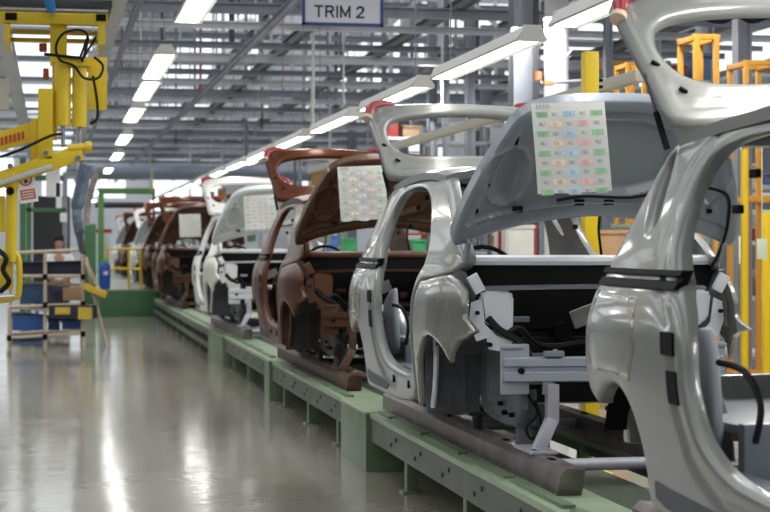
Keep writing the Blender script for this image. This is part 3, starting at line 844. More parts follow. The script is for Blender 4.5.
# second level
Y = 21; i = 0
while Y < 90:
    ibeam((-6, Y, 6.1), (16, Y, 6.1), .10, .12, STEEL, 'x'); Y += 5.2; i += 1
Y = 33; i = 0
while Y < 100:
    ibeam((-3, Y, 7.7), (20, Y, 7.7), .12, .18, STEELL, 'x'); Y += 8; i += 1
# runners along the line
for X, Z, w, h, m in ((1.0, 4.45, .06, .10, STEEL), (2.78, 4.45, .06, .10, STEEL), (3.6, 4.72, .10, .16, STEELD), (5.2, 4.72, .10, .14, STEELD), (6.9, 4.75, .12, .16, STEEL), (8.8, 4.75, .12, .16, STEELD)):
    ibeam((X, 15, Z), (X, 78, Z), w, h, m, 'y')
for X in (4.4, 9.5, 14): ibeam((X, 20, 6.28), (X, 90, 6.28), .14, .2, STEELD, 'y')
# hangers and posts between the levels
rnd = random.Random(3)
for Y in (17.4, 22.6, 25.6, 30.8, 36.0, 41.2, 46.4, 54):
    for X in (1.4, 2.6, 4.3, 5.6, 7.2, 9.0):
        xx = X + rnd.uniform(-.4, .4); r_ = rnd.choice((.018, .03, .045))
        bm = NB(); cyl(bm, (xx, Y, 4.66), (xx, Y, rnd.choice((6.0, 9.55, 9.55))), r_, 8); trim(bm, rnd.choice((STEELL, STEELL, STEEL, STEELD)))
for k in range(64):
    px = rnd.uniform(85, 560); Yd = rnd.uniform(19, 62); a = at(px, 100, Yd); z0 = rnd.choice((4.66, 4.66, 3.6, 5.2)); r_ = rnd.choice((.016, .022, .035, .05))
    if z0 < 4.6 and px < 300: z0 = 4.66
    bm = NB(); cyl(bm, (a.x, Yd, z0), (a.x, Yd, rnd.choice((6.05, 7.6, 9.56, 9.56))), r_, 6); trim(bm, rnd.choice((STEELL, STEELL, STEEL, MATS['offwhite_enamel'])))
for (px0, px1, py, Yd, s) in ((170, 330, 60, 30, .06), (210, 420, 84, 36, .08), (150, 300, 128, 44, .06), (260, 470, 44, 29, .05), (320, 520, 62, 25, .05), (120, 260, 20, 24, .05), (180, 420, 150, 48, .07), (200, 360, 110, 40, .05)):
    a = at(px0, py, Yd); b = at(px1, py, Yd); bm = NB(); bar(bm, (a.x, Yd, a.z), (b.x, Yd, a.z), s, s); trim(bm, STEELL)
# sloping braces
for (X, Y, dx, dz) in ((4.6, 23, 1.5, 1.4), (6.1, 23, -1.5, 1.4), (7.6, 25, 1.6, 1.5), (3.0, 36, 1.8, 1.4), (5.6, 31, 1.6, 1.4), (2.2, 41, -1.6, 1.4), (8.2, 31, -1.6, 1.4), (6.2, 41, 1.9, 1.4)):
    bm = NB(); bar(bm, (X, Y, 4.65), (X + dx, Y, 4.65 + dz), .05, .05); trim(bm, STEELL)
# lattice posts standing right of the line
for (px, Yd, w) in ((432, 30, .16), (446, 27, .10), (470, 26, .14), (486, 33, .20), (404, 38, .18), (384, 34, .10), (352, 44, .22), (655, 24, .14), (608, 21, .10), (742, 17, .16), (705, 22, .2), (500, 40, .2)):
    c = at(px, 245, Yd)
    bm = NB(); bar(bm, (c.x, Yd, 0), (c.x, Yd, 6.0), w, w * .4, (0, 1, 0)); bar(bm, (c.x - w * .42, Yd, 0), (c.x - w * .42, Yd, 6.0), w * .16, w, (0, 1, 0)); bar(bm, (c.x + w * .42, Yd, 0), (c.x + w * .42, Yd, 6.0), w * .16, w, (0, 1, 0))
    trim(bm, STEELL if px % 2 else STEEL)
# big white round column with bands, grey box column beside it
c = at(556.5, 245, 19.5)
bm = NB(); cyl(bm, (c.x, c.y, 0), (c.x, c.y, 9.55), .145, 24)
for z in (1.2, 2.6, 3.35, 4.3, 5.6): cyl(bm, (c.x, c.y, z - .03), (c.x, c.y, z + .03), .153, 24)
trim(bm, mat('column_white', (.66, .69, .74), .4))
c = at(521, 245, 20.5); bm = NB(); box2(bm, (c.x - .13, c.y - .13, 0), (c.x + .13, c.y + .13, 9.55), .01); trim(bm, STEEL)
c = at(536, 245, 20.2); bm = NB(); box2(bm, (c.x - .03, c.y - .03, 0), (c.x + .03, c.y + .03, 9.55)); trim(bm, STEELD)
for px, Yd, r_ in ((287, 46, .42), (322, 60, .5), (233, 66, .45)):
    c = at(px, 245, Yd); bm = NB(); cyl(bm, (c.x, Yd, 0), (c.x, Yd, 9.55), r_, 24); trim(bm, MATS['column_white'])
# air duct across the aisle
bm = NB(); c = at(85, 172, 43.6); cyl(bm, (c.x - .2, 43.6, c.z), (10, 43.6, c.z), .19, 16)
for x in range(2, 10): cyl(bm, (x, 43.6, c.z), (x + .06, 43.6, c.z), .21, 16)
tag(mk('air_duct', bm, mat('duct_blue_grey', (.30, .34, .42), .4, .3)), 'blue grey round air duct crossing the aisle high up in the distance', 'duct')
bm = NB(); c = at(95, 205, 52); cyl(bm, (c.x, 52, c.z), (4, 52, c.z), .09, 12)
tag(mk('cross_pipe', bm, STEELD), 'dark pipe crossing the aisle behind the green portal', 'pipe')
# cream cable duct rising over the cars at the right
bm = NB(); bar(bm, (4.5, 12.6, 2.92), (4.5, 30, 2.92), .10, .10, bev=.03)
tag(mk('cable_duct', bm, CREAM), 'long cream coloured cable duct running parallel to the line behind the yellow post', 'duct')
bm = NB(); p = at(548, 108, 13); tube(bm, spline([at(548, 124, 13.2), at(552, 108, 13.2), at(566, 99, 13.2), at(592, 95, 13.2)], 5), .018, 8)
tag(mk('bent_conduit', bm, CREAM), 'thin cream pipe bent over beside the yellow post', 'pipe')
bm = NB(); tube(bm, [at(540, 83, 19), at(606, 80, 19)], .02, 8); tube(bm, [at(545, 80, 19), at(572, 50, 19)], .012, 6)
b_ = mk('signal_bracket', bm, STEEL); tag(b_, 'grey bracket arm on the white column carrying a small orange signal', 'bracket')
bm = NB(); a = at(538, 76, 18.95); cyl(bm, a - Vector((0, 0, .05)), a + Vector((0, 0, .05)), .05, 12); mk('signal_light', bm, mat('signal_orange', (.75, .25, .12), .4), b_)
bm = NB(); a = at(548, 83, 18.95); box(bm, a, (.12, .08, .06), None, .01); mk('bracket_box', bm, CARD, b_)

# ------------------------------------------------------------------ strip lights
def strip_light(name, label, x, y0, y1, z, group, top=4.5, w=.17, rods=True):
    r = thing(name, label, 'ceiling light', (x, (y0 + y1) / 2, z), group); L = y1 - y0
    pr = [(-w / 2, 0), (-w / 2 - .008, .012), (-.045, .09), (.045, .09), (w / 2 + .008, .012), (w / 2, 0), (w / 2 - .02, .014), (-w / 2 + .02, .014)]
    bm = NB(); prism(bm, pr, lambda a, b, h: Vector((a, h, b)), -L / 2, L / 2)
    for s in (-1, 1): prism(bm, [(-w / 2, 0), (-.05, .094), (.05, .094), (w / 2, 0)], lambda a, b, h: Vector((a, h, b)), s * L / 2 - .015, s * L / 2 + .015)
    h = mk('housing', bm, LGHOUS, r)
    bm = NB(); prism(bm, [(-w / 2 + .022, .013), (w / 2 - .022, .013), (w / 2 - .04, .003), (-w / 2 + .04, .003)], lambda a, b, h: Vector((a, h, b)), -L / 2 + .03, L / 2 - .03)
    mk('tube_lamp', bm, TUBE, r)
    if rods:
        for s in (-.38, .38):
            yy = (y0 + y1) / 2 + s * L; dd = yy * CP + x * SP; hx = 385 + F * (x * CP - yy * SP) / dd
            if yy < 16 and 298 < hx < 388: continue
            bm = NB(); cyl(bm, (0, s * L, .085), (0, s * L, top - z), .004, 6); mk('hanger', bm, STEEL, r)
    return r
ORD = ['nearest', 'second', 'third', 'fourth', 'fifth', 'sixth', 'seventh', 'eighth', 'ninth', 'tenth', 'eleventh', 'twelfth', 'thirteenth', 'fourteenth', 'fifteenth', 'sixteenth']
y = 6.55
for i in range(15):
    strip_light('strip_light', '%s strip light from the camera in the row above the car line' % ORD[i], 2.73, y, y + 2.33, 2.78, 'strip lights above the car line'); y += 2.95
for i, (px, py, L) in enumerate(((197, 8, 1.7), (158, 68, 2.3), (146, 92, 2.3), (134, 116, 2.4), (124, 140, 2.6), (117, 157, 2.6), (108, 171, 2.6), (103, 182, 2.6), (98, 193, 2.6), (94, 201, 2.6))):
    c = onfloor(px, py, 3.3)
    strip_light('strip_light', '%s strip light from the camera in the row above the aisle' % ORD[i], c.x, c.y - L / 2, c.y + L / 2, 3.3, 'strip lights above the aisle', w=.21)
for i, (px, py, Yd) in enumerate(((252, 163, 33), (160, 233 - 10, 60))):
    c = at(px, py, Yd)
    strip_light('strip_light', 'short strip light glowing between the brown tailgate and the aisle' if i == 0 else 'small strip light just over the distant white car body', c.x, Yd - .7, Yd + .7, c.z, 'odd strip lights in the distance')

# ------------------------------------------------------------------ hanging sign TRIM 2
Ys = 16.0
a = at(302, 25, Ys); b = at(383, 25.5, Ys); W_ = b.x - a.x; Hs = .52
r = thing('hanging_sign', 'white sign with blue frame reading TRIM 2 hanging over the line', 'sign', ((a.x + b.x) / 2, Ys, a.z))
bm = NB(); box2(bm, (-W_ / 2 + .02, -.012, .02), (W_ / 2 - .02, .012, Hs - .02)); mk('sign_panel', bm, mat('sign_white', (.62, .64, .72), .5), r)
bm = NB(); SB = mat('sign_blue', (.03, .06, .22), .45)
for q in ((-W_ / 2, 0, W_ / 2, .028), (-W_ / 2, Hs - .028, W_ / 2, Hs), (-W_ / 2, 0, -W_ / 2 + .028, Hs), (W_ / 2 - .028, 0, W_ / 2, Hs)): box2(bm, (q[0], -.02, q[1]), (q[2], .02, q[3]))
mk('sign_frame', bm, SB, r)
INK = mat('sign_ink', (.05, .05, .07), .5)
GL = {'T': (.72, [((0, 1), (.72, 1)), ((.36, 1), (.36, 0))]),
      'R': (.72, [((0, 0), (0, 1)), ((0, 1), (.5, 1)), ((.5, 1), (.66, .88)), ((.66, .88), (.66, .62)), ((.66, .62), (.5, .5)), ((.5, .5), (0, .5)), ((.4, .5), (.7, 0))]),
      'I': (.0, [((0, 0), (0, 1))]),
      'M': (.86, [((0, 0), (0, 1)), ((0, 1), (.43, .12)), ((.43, .12), (.86, 1)), ((.86, 1), (.86, 0))]),
      '2': (.62, [((.02, .8), (.12, .95)), ((.12, .95), (.32, 1)), ((.32, 1), (.54, .93)), ((.54, .93), (.61, .74)), ((.61, .74), (.52, .54)), ((.52, .54), (0, .02)), ((0, .0), (.64, .0))])}
lh = .098; lx = -.268
for ch in 'TRIM 2':
    if ch == ' ': lx += .036; continue
    wd, st = GL[ch]; bm = NB()
    for (x0, y0), (x1, y1) in st:
        p = Vector((lx + x0 * lh, -.0135, .085 + y0 * lh)); q = Vector((lx + x1 * lh, -.0135, .085 + y1 * lh)); d = (q - p).normalized() * .009
        bar(bm, p - d, q + d, .003, .018, Vector((0, 1, 0)).cross(d))
    mk('letter', bm, INK, r); lx += wd * lh + .036
bm = NB(); n = 28
prism(bm, [(.26 * math.cos(2 * PI * i / n), .375 + .125 * math.sin(2 * PI * i / n)) for i in range(n)], lambda a, b, h: Vector((a, h, b)), -.018, -.012)
e_ = mk('emblem', bm, mat('emblem_blue', (.06, .20, .38), .4), r)
bm = NB(); prism(bm, [(.235 * math.cos(2 * PI * i / n), .375 + .105 * math.sin(2 * PI * i / n)) for i in range(n)], lambda a, b, h: Vector((a, h, b)), -.0205, -.018)
mk('emblem_field', bm, mat('emblem_light', (.25, .42, .55), .4), e_)
for s in (-1, 1):
    bm = NB(); cyl(bm, (s * .34, 0, Hs), (s * .34, 0, 4.55 - a.z if a.z + Hs < 4.5 else .9), .006, 6); mk('hanger', bm, STEELD, r)

# ------------------------------------------------------------------ yellow hoist on its runway, upper left
Yh = 13.0
for X, lab in ((.50, 'grey runway rail right of the yellow hoist, leading down the aisle'), (-.44, 'grey runway rail at the left edge, left of the yellow hoist')):
    bm = NB(); bar(bm, (X, 11.4, 3.56), (X, 42, 3.56), .03, .16); bar(bm, (X, 11.4, 3.635), (X, 42, 3.635), .13, .03); bar(bm, (X, 11.4, 3.485), (X, 42, 3.485), .13, .03)
    tag(mk('runway_rail', bm, STEELL), lab, 'rail', 'hoist runway rails')
def pbox(bm, x0, y0, x1, y1, Y0, dep, bev=.008):
    a = at(x0, y0, Y0); b = at(x1, y1, Y0); return box2(bm, (a.x, Y0, b.z), (b.x, Y0 + dep, a.z), bev)
h = thing('yellow_hoist', 'yellow overhead manipulator hoist with cylinders and jib arm hanging from two rails', 'hoist', at(75, 130, Yh))
def hp(name, bm, m, parent=None):
    off = Vector(h.location) if (parent is None or True) else 0
    bmesh.ops.translate(bm, verts=bm.verts, vec=-off); return mk(name, bm, m, parent or h)
bm = NB(); pbox(bm, -2, 11, 108, 25, Yh, .12); hp('bridge_beam', bm, YEL)
bm = NB(); pbox(bm, 6, 29, 106, 35, Yh + .5, .1); pbox(bm, 6, 37, 100, 43, Yh + .5, .1); pbox(bm, 4, 24, 10, 44, Yh, .6); pbox(bm, 98, 24, 105, 44, Yh, .6); hp('trolley_frame', bm, YEL)
bm = NB(); pbox(bm, 5, 12.5, 17, 20, Yh - .01, .02, .002); pbox(bm, 96, 14, 106, 21, Yh - .01, .02, .002)
bmesh.ops.translate(bm, verts=bm.verts, vec=-Vector(h.location)); mks('beam_window', bm, DARK, h)
bm = NB(); pbox(bm, -4, -3, 112, 8, Yh + .1, .8); hp('cover_tray', bm, STEELD)
bm = NB(); pbox(bm, 0, 8, 108, 11, Yh + .05, .1); hp('edge_strip', bm, STEELL)
bm = NB(); pbox(bm, 50, 24, 67, 64, Yh + .05, .2); hp('neck', bm, YEL)
for x0, x1, y0, y1 in ((55, 71, 60, 126), (72, 87, 62, 127)):
    bm = NB(); a = at((x0 + x1) / 2, y0, Yh); b = at((x0 + x1) / 2, y1, Yh); rr = (at(x1, y0, Yh).x - at(x0, y0, Yh).x) / 2
    tube(bm, [a, b], rr, 18); 
    cy_ = hp('cylinder', bm, YEL)
    bm = NB(); c = b; tube(bm, [c, at((x0 + x1) / 2, 147, Yh)], .016, 10); hp('piston_rod', bm, CHROME, cy_)
bm = NB(); pbox(bm, 60, 57, 90, 66, Yh - .08, .2); hp('cylinder_cap', bm, YEL)
bm = NB(); pbox(bm, 88, 57, 107, 110, Yh + .05, .06, .004); hp('side_plate', bm, YEL)
bm = NB(); pbox(bm, 38, 88, 53, 160, Yh - .05, .08, .01); hp('side_plate', bm, YEL)
bm = NB(); pbox(bm, 52, 64, 57, 140, Yh + .05, .06); hp('back_rib', bm, YEL)
bm = NB(); tube(bm, [at(68, 149, Yh - .02), at(92, 147, Yh - .02)], .035, 12); tube(bm, [at(86, 147.5, Yh - .02), at(91, 147, Yh - .02)], .045, 12); hp('pivot_tube', bm, YEL)
bm = NB(); a = at(84, 150, Yh); bar(bm, at(82, 152, Yh), at(-6, 182, Yh), .10, .12, (0, 0, 1), .015); hp('jib_arm', bm, YEL)
bm = NB(); bar(bm, at(52, 166, Yh - .09), at(-6, 185, Yh - .09), .03, .035, (0, 0, 1), .006); hp('arm_rail', bm, STEELL)
bm = NB(); bar(bm, at(40, 130, Yh + .1), at(-6, 143, Yh + .1), .10, .14, (0, 0, 1), .01); up_ = hp('upper_arm', bm, YEL)
bm = NB()
d = (at(30, 133, Yh + .045) - at(0, 141, Yh + .045))
for i in range(6):
    p = at(2 + i * 4.2, 141 - i * 1.1, Yh + .045); bar(bm, p - Vector((0, 0, .03)), p + Vector((.0, 0, .03)), .016, .006, (0, 1, 0))
hp('arm_marking', bm, REDP, up_)
bm = NB(); pbox(bm, 31, 118, 38, 165, Yh + .02, .06); hp('link_plate', bm, YEL)
bm = NB()
for (x, yy) in ((46, 153), (78, 158), (10, 166)): a = at(x, yy, Yh - .08); cyl(bm, a, a + Vector((0, .06, 0)), .02, 10)
hp('pivot_bolt', bm, CHROME)
# column that drops from the arm, with its handle bars
bm = NB(); tube(bm, [at(12, 176, Yh), at(11, 262, Yh)], .042, 14); tube(bm, [at(12, 172, Yh), at(12, 188, Yh)], .055, 14); hp('drop_column', bm, YEL)
bm = NB(); a = at(10, 191, Yh - .07); cyl(bm, a, a + Vector((0, .05, 0)), .03, 12); hp('column_eye', bm, DARK)
bm = NB(); pbox(bm, -6, 196, 5, 232, Yh, .12); hp('counter_plate', bm, YEL)
bm = NB(); tube(bm, spline([at(0, 252, Yh), at(14, 253, Yh), at(19, 262, Yh), at(19, 292, Yh), at(14, 298, Yh), at(0, 301, Yh)], 4), .022, 8); hp('handle_loop', bm, YEL)
bm = NB(); pbox(bm, -6, 258, 13, 290, Yh + .02, .1); hp('gripper_body', bm, YEL)
bm = NB(); tube(bm, spline([at(-2, 250, Yh - .05), at(6, 258, Yh - .08), at(3, 270, Yh - .08), at(9, 282, Yh - .08), at(0, 292, Yh - .05)], 5), .02, 8); hp('gripper_hose', bm, HARN)
bm = NB(); tube(bm, [at(-4, 297, Yh - .05), at(14, 296, Yh - .05)], .014, 8); hp('grip_bar', bm, CHROME)
bm = NB(); tube(bm, spline([at(82, 62, Yh - .1), at(88, 38, Yh - .1), at(80, 30, Yh - .12), at(64, 33, Yh - .12), at(56, 46, Yh - .12), at(60, 60, Yh - .12), at(74, 66, Yh - .14), at(84, 78, Yh - .14), at(98, 78, Yh - .12), at(103, 66, Yh - .1), at(94, 57, Yh - .08)], 6), .010, 7)
hp('air_hose', bm, HARN)
bm = NB(); tube(bm, spline([at(93, 76, Yh - .05), at(97, 100, Yh - .05), at(97, 118, Yh - .05), at(90, 124, Yh - .05)], 5), .011, 7); tube(bm, spline([at(44, 54, Yh - .1), at(62, 56, Yh - .1), at(82, 58, Yh - .1)], 5), .012, 7); tube(bm, [at(80, 58, Yh - .1), at(88, 36, Yh + .1)], .010, 7); tube(bm, [at(84, 57, Yh - .1), at(96, 37, Yh + .1)], .010, 7)
tube(bm, spline([at(0, 157, Yh - .12), at(20, 150, Yh - .12), at(50, 136, Yh - .12), at(62, 134, Yh - .1)], 5), .011, 7)
off = Vector(h.location); bmesh.ops.translate(bm, verts=bm.verts, vec=-off); mks('air_hose', bm, HARN, h)
bm = NB(); pbox(bm, 39, 43, 47, 51, Yh + .3, .1); pbox(bm, 43, 68, 49, 79, Yh + .3, .1); bmesh.ops.translate(bm, verts=bm.verts, vec=-off); mks('valve_block', bm, mat('valve_red', (.45, .10, .05), .5), h)
bm = NB(); tube(bm, [at(48, -6, Yh - .05), at(50, 4, Yh - .05), at(53, 13, Yh - .04)], [.04, .04, .025], 10)
tag(mk('strap', bm, mat('strap_blue', (.03, .22, .55), .6)), 'bright blue strap hanging over the yellow bridge beam', 'strap')
# pictogram sign
r = thing('warning_sign', 'white warning board with red ring pictogram hanging beside the yellow column', 'sign', at(26, 200, Yh - .02))
R_ = Matrix.Rotation(-.16, 3, 'Y')
def sp(name, bm, m): bmesh.ops.translate(bm, verts=bm.verts, vec=-Vector(r.location)); return mk(name, bm, m, r)
c = at(27, 187, Yh - .02); bm = NB(); box(bm, c, (.135, .006, .235), R_); sp('board', bm, PAPER)
bm = NB(); cc = c + R_ @ Vector((0, -.006, .055)); pts = [cc + R_ @ Vector((.042 * math.cos(2 * PI * i / 20), 0, .042 * math.sin(2 * PI * i / 20))) for i in range(20)]; tube(bm, pts + [pts[0]], .005, 6); bar(bm, cc + R_ @ Vector((-.03, 0, .03)), cc + R_ @ Vector((.03, 0, -.03)), .008, .004, (0, 1, 0)); sp('prohibition_ring', bm, mat('ring_red', (.5, .06, .06), .5))
bm = NB(); tube(bm, [cc + R_ @ Vector((0, .002, .026)), cc + R_ @ Vector((0, .002, .012))], .011, 8); tube(bm, [cc + R_ @ Vector((0, .002, .01)), cc + R_ @ Vector((-.006, .002, -.026))], .008, 8); sp('figure', bm, BLACK)
bm = NB(); box(bm, c + R_ @ Vector((0, -.005, -.055)), (.11, .004, .075), R_); blk = sp('red_field', bm, mat('field_red', (.52, .14, .13), .5))
bm = NB()
for i in range(3): box(bm, c + R_ @ Vector((0, -.008, -.035 - i * .02)), (.085, .003, .006), R_)
sp('text_lines', bm, PAPER)
bm = NB(); c = at(3, 94, Yh + .6); box(bm, c, (.09, .02, .24), None, .003)
tag(mk('notice_board', bm, OFFW), 'off white notice plate hanging at the left edge below the rail', 'notice')

# ------------------------------------------------------------------ flow rack of tan pipes, crates and worker
Yr = 27.4
rk = thing('flow_rack', 'flow rack of tan pipes standing in the aisle at the left', 'rack', onfloor(48, 348))
def rp(name, bm, m): bmesh.ops.translate(bm, verts=bm.verts, vec=-Vector(rk.location)); return mk(name, bm, m, rk)
def g0(px, Yd=Yr): v = at(px, 245, Yd); v.z = 0; return v
for px, pt, dy in ((45, 252, 0), (83, 251, 0), (9, 310, 0), (9, 262, 1.1), (45, 252, 1.1), (83, 251, 1.1)):
    b0 = g0(px, Yr); t0 = at(px, pt, Yr); o = Vector((0, dy, 0))
    bm = NB(); tube(bm, [b0 + o, t0 + o], .026, 8); rp('upright', bm, TAN)
bm = NB(); b0 = g0(107); tube(bm, [b0, at(92, 290, Yr), at(86, 257, Yr)], .026, 8); rp('sloping_leg', bm, TAN)
for (xa, ya, xb, yb, dy) in ((15, 253, 82, 250, 0), (18, 276, 83, 276, 0), (18, 283, 84, 286, .5), (8, 307, 84, 304, 0), (10, 314, 84, 322, .6), (8, 338, 84, 333, 0), (15, 253, 82, 250, 1.1), (8, 338, 84, 333, 1.1), (8, 310, 84, 310, 1.1)):
    bm = NB(); o = Vector((0, dy, 0)); tube(bm, [at(xa, ya, Yr) + o, at(xb, yb, Yr) + o], .026, 8); rp('cross_pipe', bm, TAN)
for (px, py) in ((9, 338), (45, 337), (83, 334), (45, 305), (83, 304), (83, 251), (45, 277), (83, 277)):
    a = at(px, py, Yr); 
    for X in ((0, 1.1),): 
        bm = NB(); box(bm, a, (.075, .075, .09), None, .01); rp('joint', bm, BLACK)
for (px, py) in ((9, 338), (45, 337), (83, 334)):
    a = at(px, py, Yr); bm = NB(); tube(bm, [a, a + Vector((0, 1.1, 0))], .022, 8); rp('depth_pipe', bm, TAN)
for (ya, yb) in ((306, 317), (262, 262)):
    bm = NB(); a = at(10, ya, Yr); b = at(84, yb - 2, Yr)
    bar(bm, (a.x, Yr + .4, a.z - .02), (b.x, Yr + .4, b.z - .02), .5, .02); rp('shelf_board', bm, STEELL if ya != 262 else NAVY)
def rack_box(name, x0, y0, x1, y1, dy, dep, m, label, grp, cat='crate', rim=True):
    a = at(x0, y0, Yr); b = at(x1, y1, Yr); bm = NB()
    box2(bm, (a.x, Yr + dy, b.z), (b.x, Yr + dy + dep, a.z), .01)
    if rim: box2(bm, (a.x - .015, Yr + dy - .015, a.z - .04), (b.x + .015, Yr + dy + dep + .015, a.z), .006)
    return tag(mk(name, bm, m), label, cat, grp)
rack_box('plastic_crate', 20, 262, 44, 275, .25, .5, NAVY, 'dark navy crate on the upper left of the tan pipe rack', 'crates on the flow rack')
rack_box('plastic_crate', 47, 262, 82, 275, .25, .5, NAVY, 'dark navy crate on the upper right of the tan pipe rack', 'crates on the flow rack')
rack_box('plastic_crate', 20, 286, 43, 304, .3, .5, mat('crate_dark_blue', (.03, .07, .17), .5), 'dark blue slatted crate on the middle left of the tan pipe rack', 'crates on the flow rack')
rack_box('plastic_crate', 12, 316, 43, 331, .25, .5, BLUE, 'bright blue crate on the bottom left of the tan pipe rack', 'crates on the flow rack')
rack_box('plastic_crate', 48, 320, 60, 331, .25, .5, mat('crate_dark_blue2', (.02, .05, .16), .5), 'narrow dark blue crate on the bottom middle of the tan pipe rack', 'crates on the flow rack')
rack_box('plastic_crate', 62, 321, 81, 330, .25, .5, BLUE, 'bright blue crate on the bottom right of the tan pipe rack', 'crates on the flow rack')
rack_box('plastic_crate', 10, 341, 42, 345.5, 1.3, .5, BLUE, 'flat blue crate on the floor behind the tan pipe rack', 'crates on the flow rack')
b_ = rack_box('label_tray', 49, 305, 97, 318, -.10, .3, NAVY, 'dark navy tray with two yellow cards on the front of the tan pipe rack', None, 'tray', False)
for x0, x1, y0, y1 in ((55, 70, 307, 314), (78, 92, 307, 319)):
    bm = NB(); a = at(x0, y0, Yr); b = at(x1, y1, Yr); box2(bm, (a.x, Yr - .112, b.z), (b.x, Yr - .101, a.z)); mk('yellow_card', bm, mat('card_yellow', (.65, .45, .05), .6), b_)
bm = NB(); a = at(63, 284, Yr); b = at(84, 305, Yr); box2(bm, (a.x, Yr + .2, at(63, 301, Yr).z), (b.x, Yr + .6, at(63, 288, Yr).z), .01)
tag(mk('cardboard_box', bm, CARD), 'brown cardboard box on the middle right of the tan pipe rack', 'box')
bm = NB(); bar(bm, at(84, 286, Yr - .1), at(106, 295, Yr - .1), .25, .10, (0, 0, 1), .01)
tag(mk('parts_bin', bm, mat('bin_yellow', (.68, .42, .03), .5)), 'yellow parts bin tilted off the right end of the tan pipe rack', 'bin')
bm = NB(); bar(bm, at(86, 262, Yr - .05), at(96, 284, Yr - .05), .16, .06, (0, 0, 1), .01)
tag(mk('document_holder', bm, mat('holder_beige', (.48, .40, .34), .6, noise=.3, scale=12)), 'beige document holder leaning on the sloping leg of the rack', 'holder')

# worker behind the rack
def skin_mesh(name, joints, edges, m, parent=None, sub=2):
    me = bpy.data.meshes.new('tmp'); me.from_pydata([j[0] for j in joints], edges, []); o = bpy.data.objects.new('tmp', me); COL.objects.link(o)
    md = o.modifiers.new('s', 'SKIN'); me.skin_vertices[0].data[0].use_root = True
    for i, j in enumerate(joints): me.skin_vertices[0].data[i].radius = (j[1], j[2] if len(j) > 2 else j[1])
    md2 = o.modifiers.new('b', 'SUBSURF'); md2.levels = sub
    dg = bpy.context.evaluated_depsgraph_get(); dg.update()
    nm = bpy.data.meshes.new_from_object(o.evaluated_get(dg)); bpy.data.objects.remove(o)
    for f in nm.polygons: f.use_smooth = True
    nm.name = name; nm.materials.clear(); nm.materials.append(m); p = bpy.data.objects.new(name, nm); COL.objects.link(p); p.parent = parent
    return p
pp = at(59, 245, 30.2); pp.z = 0
SKIN = mat('skin', (.42, .24, .17), .5)
J = [((0, 0, .92), .15, .11), ((0, 0, 1.12), .14, .10), ((0, -.02, 1.34), .16, .10), ((0, -.04, 1.44), .06), ((0, -.06, 1.52), .055), ((0, -.08, 1.60), .085, .095), ((0, -.08, 1.69), .07, .08),
     ((-.19, -.03, 1.40), .05), ((-.25, -.08, 1.14), .042), ((-.18, -.30, 1.04), .034), ((-.15, -.38, 1.03), .03),
     ((.19, -.03, 1.40), .05), ((.26, -.08, 1.14), .042), ((.20, -.30, 1.04), .034), ((.17, -.38, 1.03), .03),
     ((-.10, 0, .86), .09), ((-.11, 0, .48), .06), ((-.11, .02, .09), .042), ((-.11, -.14, .035), .035),
     ((.10, 0, .86), .09), ((.11, 0, .48), .06), ((.11, .02, .09), .042), ((.11, -.14, .035), .035)]
Ed = [(0, 1), (1, 2), (2, 3), (3, 4), (4, 5), (5, 6), (2, 7), (7, 8), (8, 9), (9, 10), (2, 11), (11, 12), (12, 13), (13, 14), (0, 15), (15, 16), (16, 17), (17, 18), (0, 19), (19, 20), (20, 21), (21, 22)]
body = skin_mesh('person', J, Ed, SKIN); body.location = pp
tag(body, 'person in white shirt with dark hair working behind the tan pipe rack', 'person')
g_ = lambda ids, k: [((J[i][0]), J[i][1] * k, (J[i][2] if len(J[i]) > 2 else J[i][1]) * k) for i in ids]
skin_mesh('shirt', g_([0, 1, 2], 1.13) + [((-.19, -.03, 1.40), .062), ((-.24, -.07, 1.18), .058), ((.19, -.03, 1.40), .062), ((.25, -.07, 1.18), .058), ((0, -.035, 1.425), .068)], [(0, 1), (1, 2), (2, 3), (3, 4), (2, 5), (5, 6), (2, 7)], mat('shirt_white', (.78, .78, .78), .8), body)
skin_mesh('trousers', [((0, 0, .93), .165, .125), ((-.10, 0, .86), .10), ((-.11, 0, .48), .075), ((-.11, .02, .10), .06), ((.10, 0, .86), .10), ((.11, 0, .48), .075), ((.11, .02, .10), .06)], [(0, 1), (1, 2), (2, 3), (0, 4), (4, 5), (5, 6)], mat('trousers_dark', (.03, .035, .06), .8), body)
skin_mesh('hair', [((0, -.06, 1.665), .088, .096), ((0, -.065, 1.715), .075, .082), ((0, -.01, 1.62), .06, .05)], [(0, 1), (0, 2)], mat('hair_dark', (.02, .014, .01), .6), body)
bm = NB()
for s in (-1, 1):
    bmesh.ops.create_uvsphere(bm, u_segments=8, v_segments=6, radius=.009, matrix=Matrix.Translation((s * .032, -.172, 1.625)))
mks('eye', bm, BLACK, body)
bm = NB(); bmesh.ops.create_cone(bm, segments=8, radius1=.018, radius2=.006, depth=.05, cap_ends=True, matrix=Matrix.Translation((0, -.178, 1.60))); mk('nose', bm, SKIN, body)

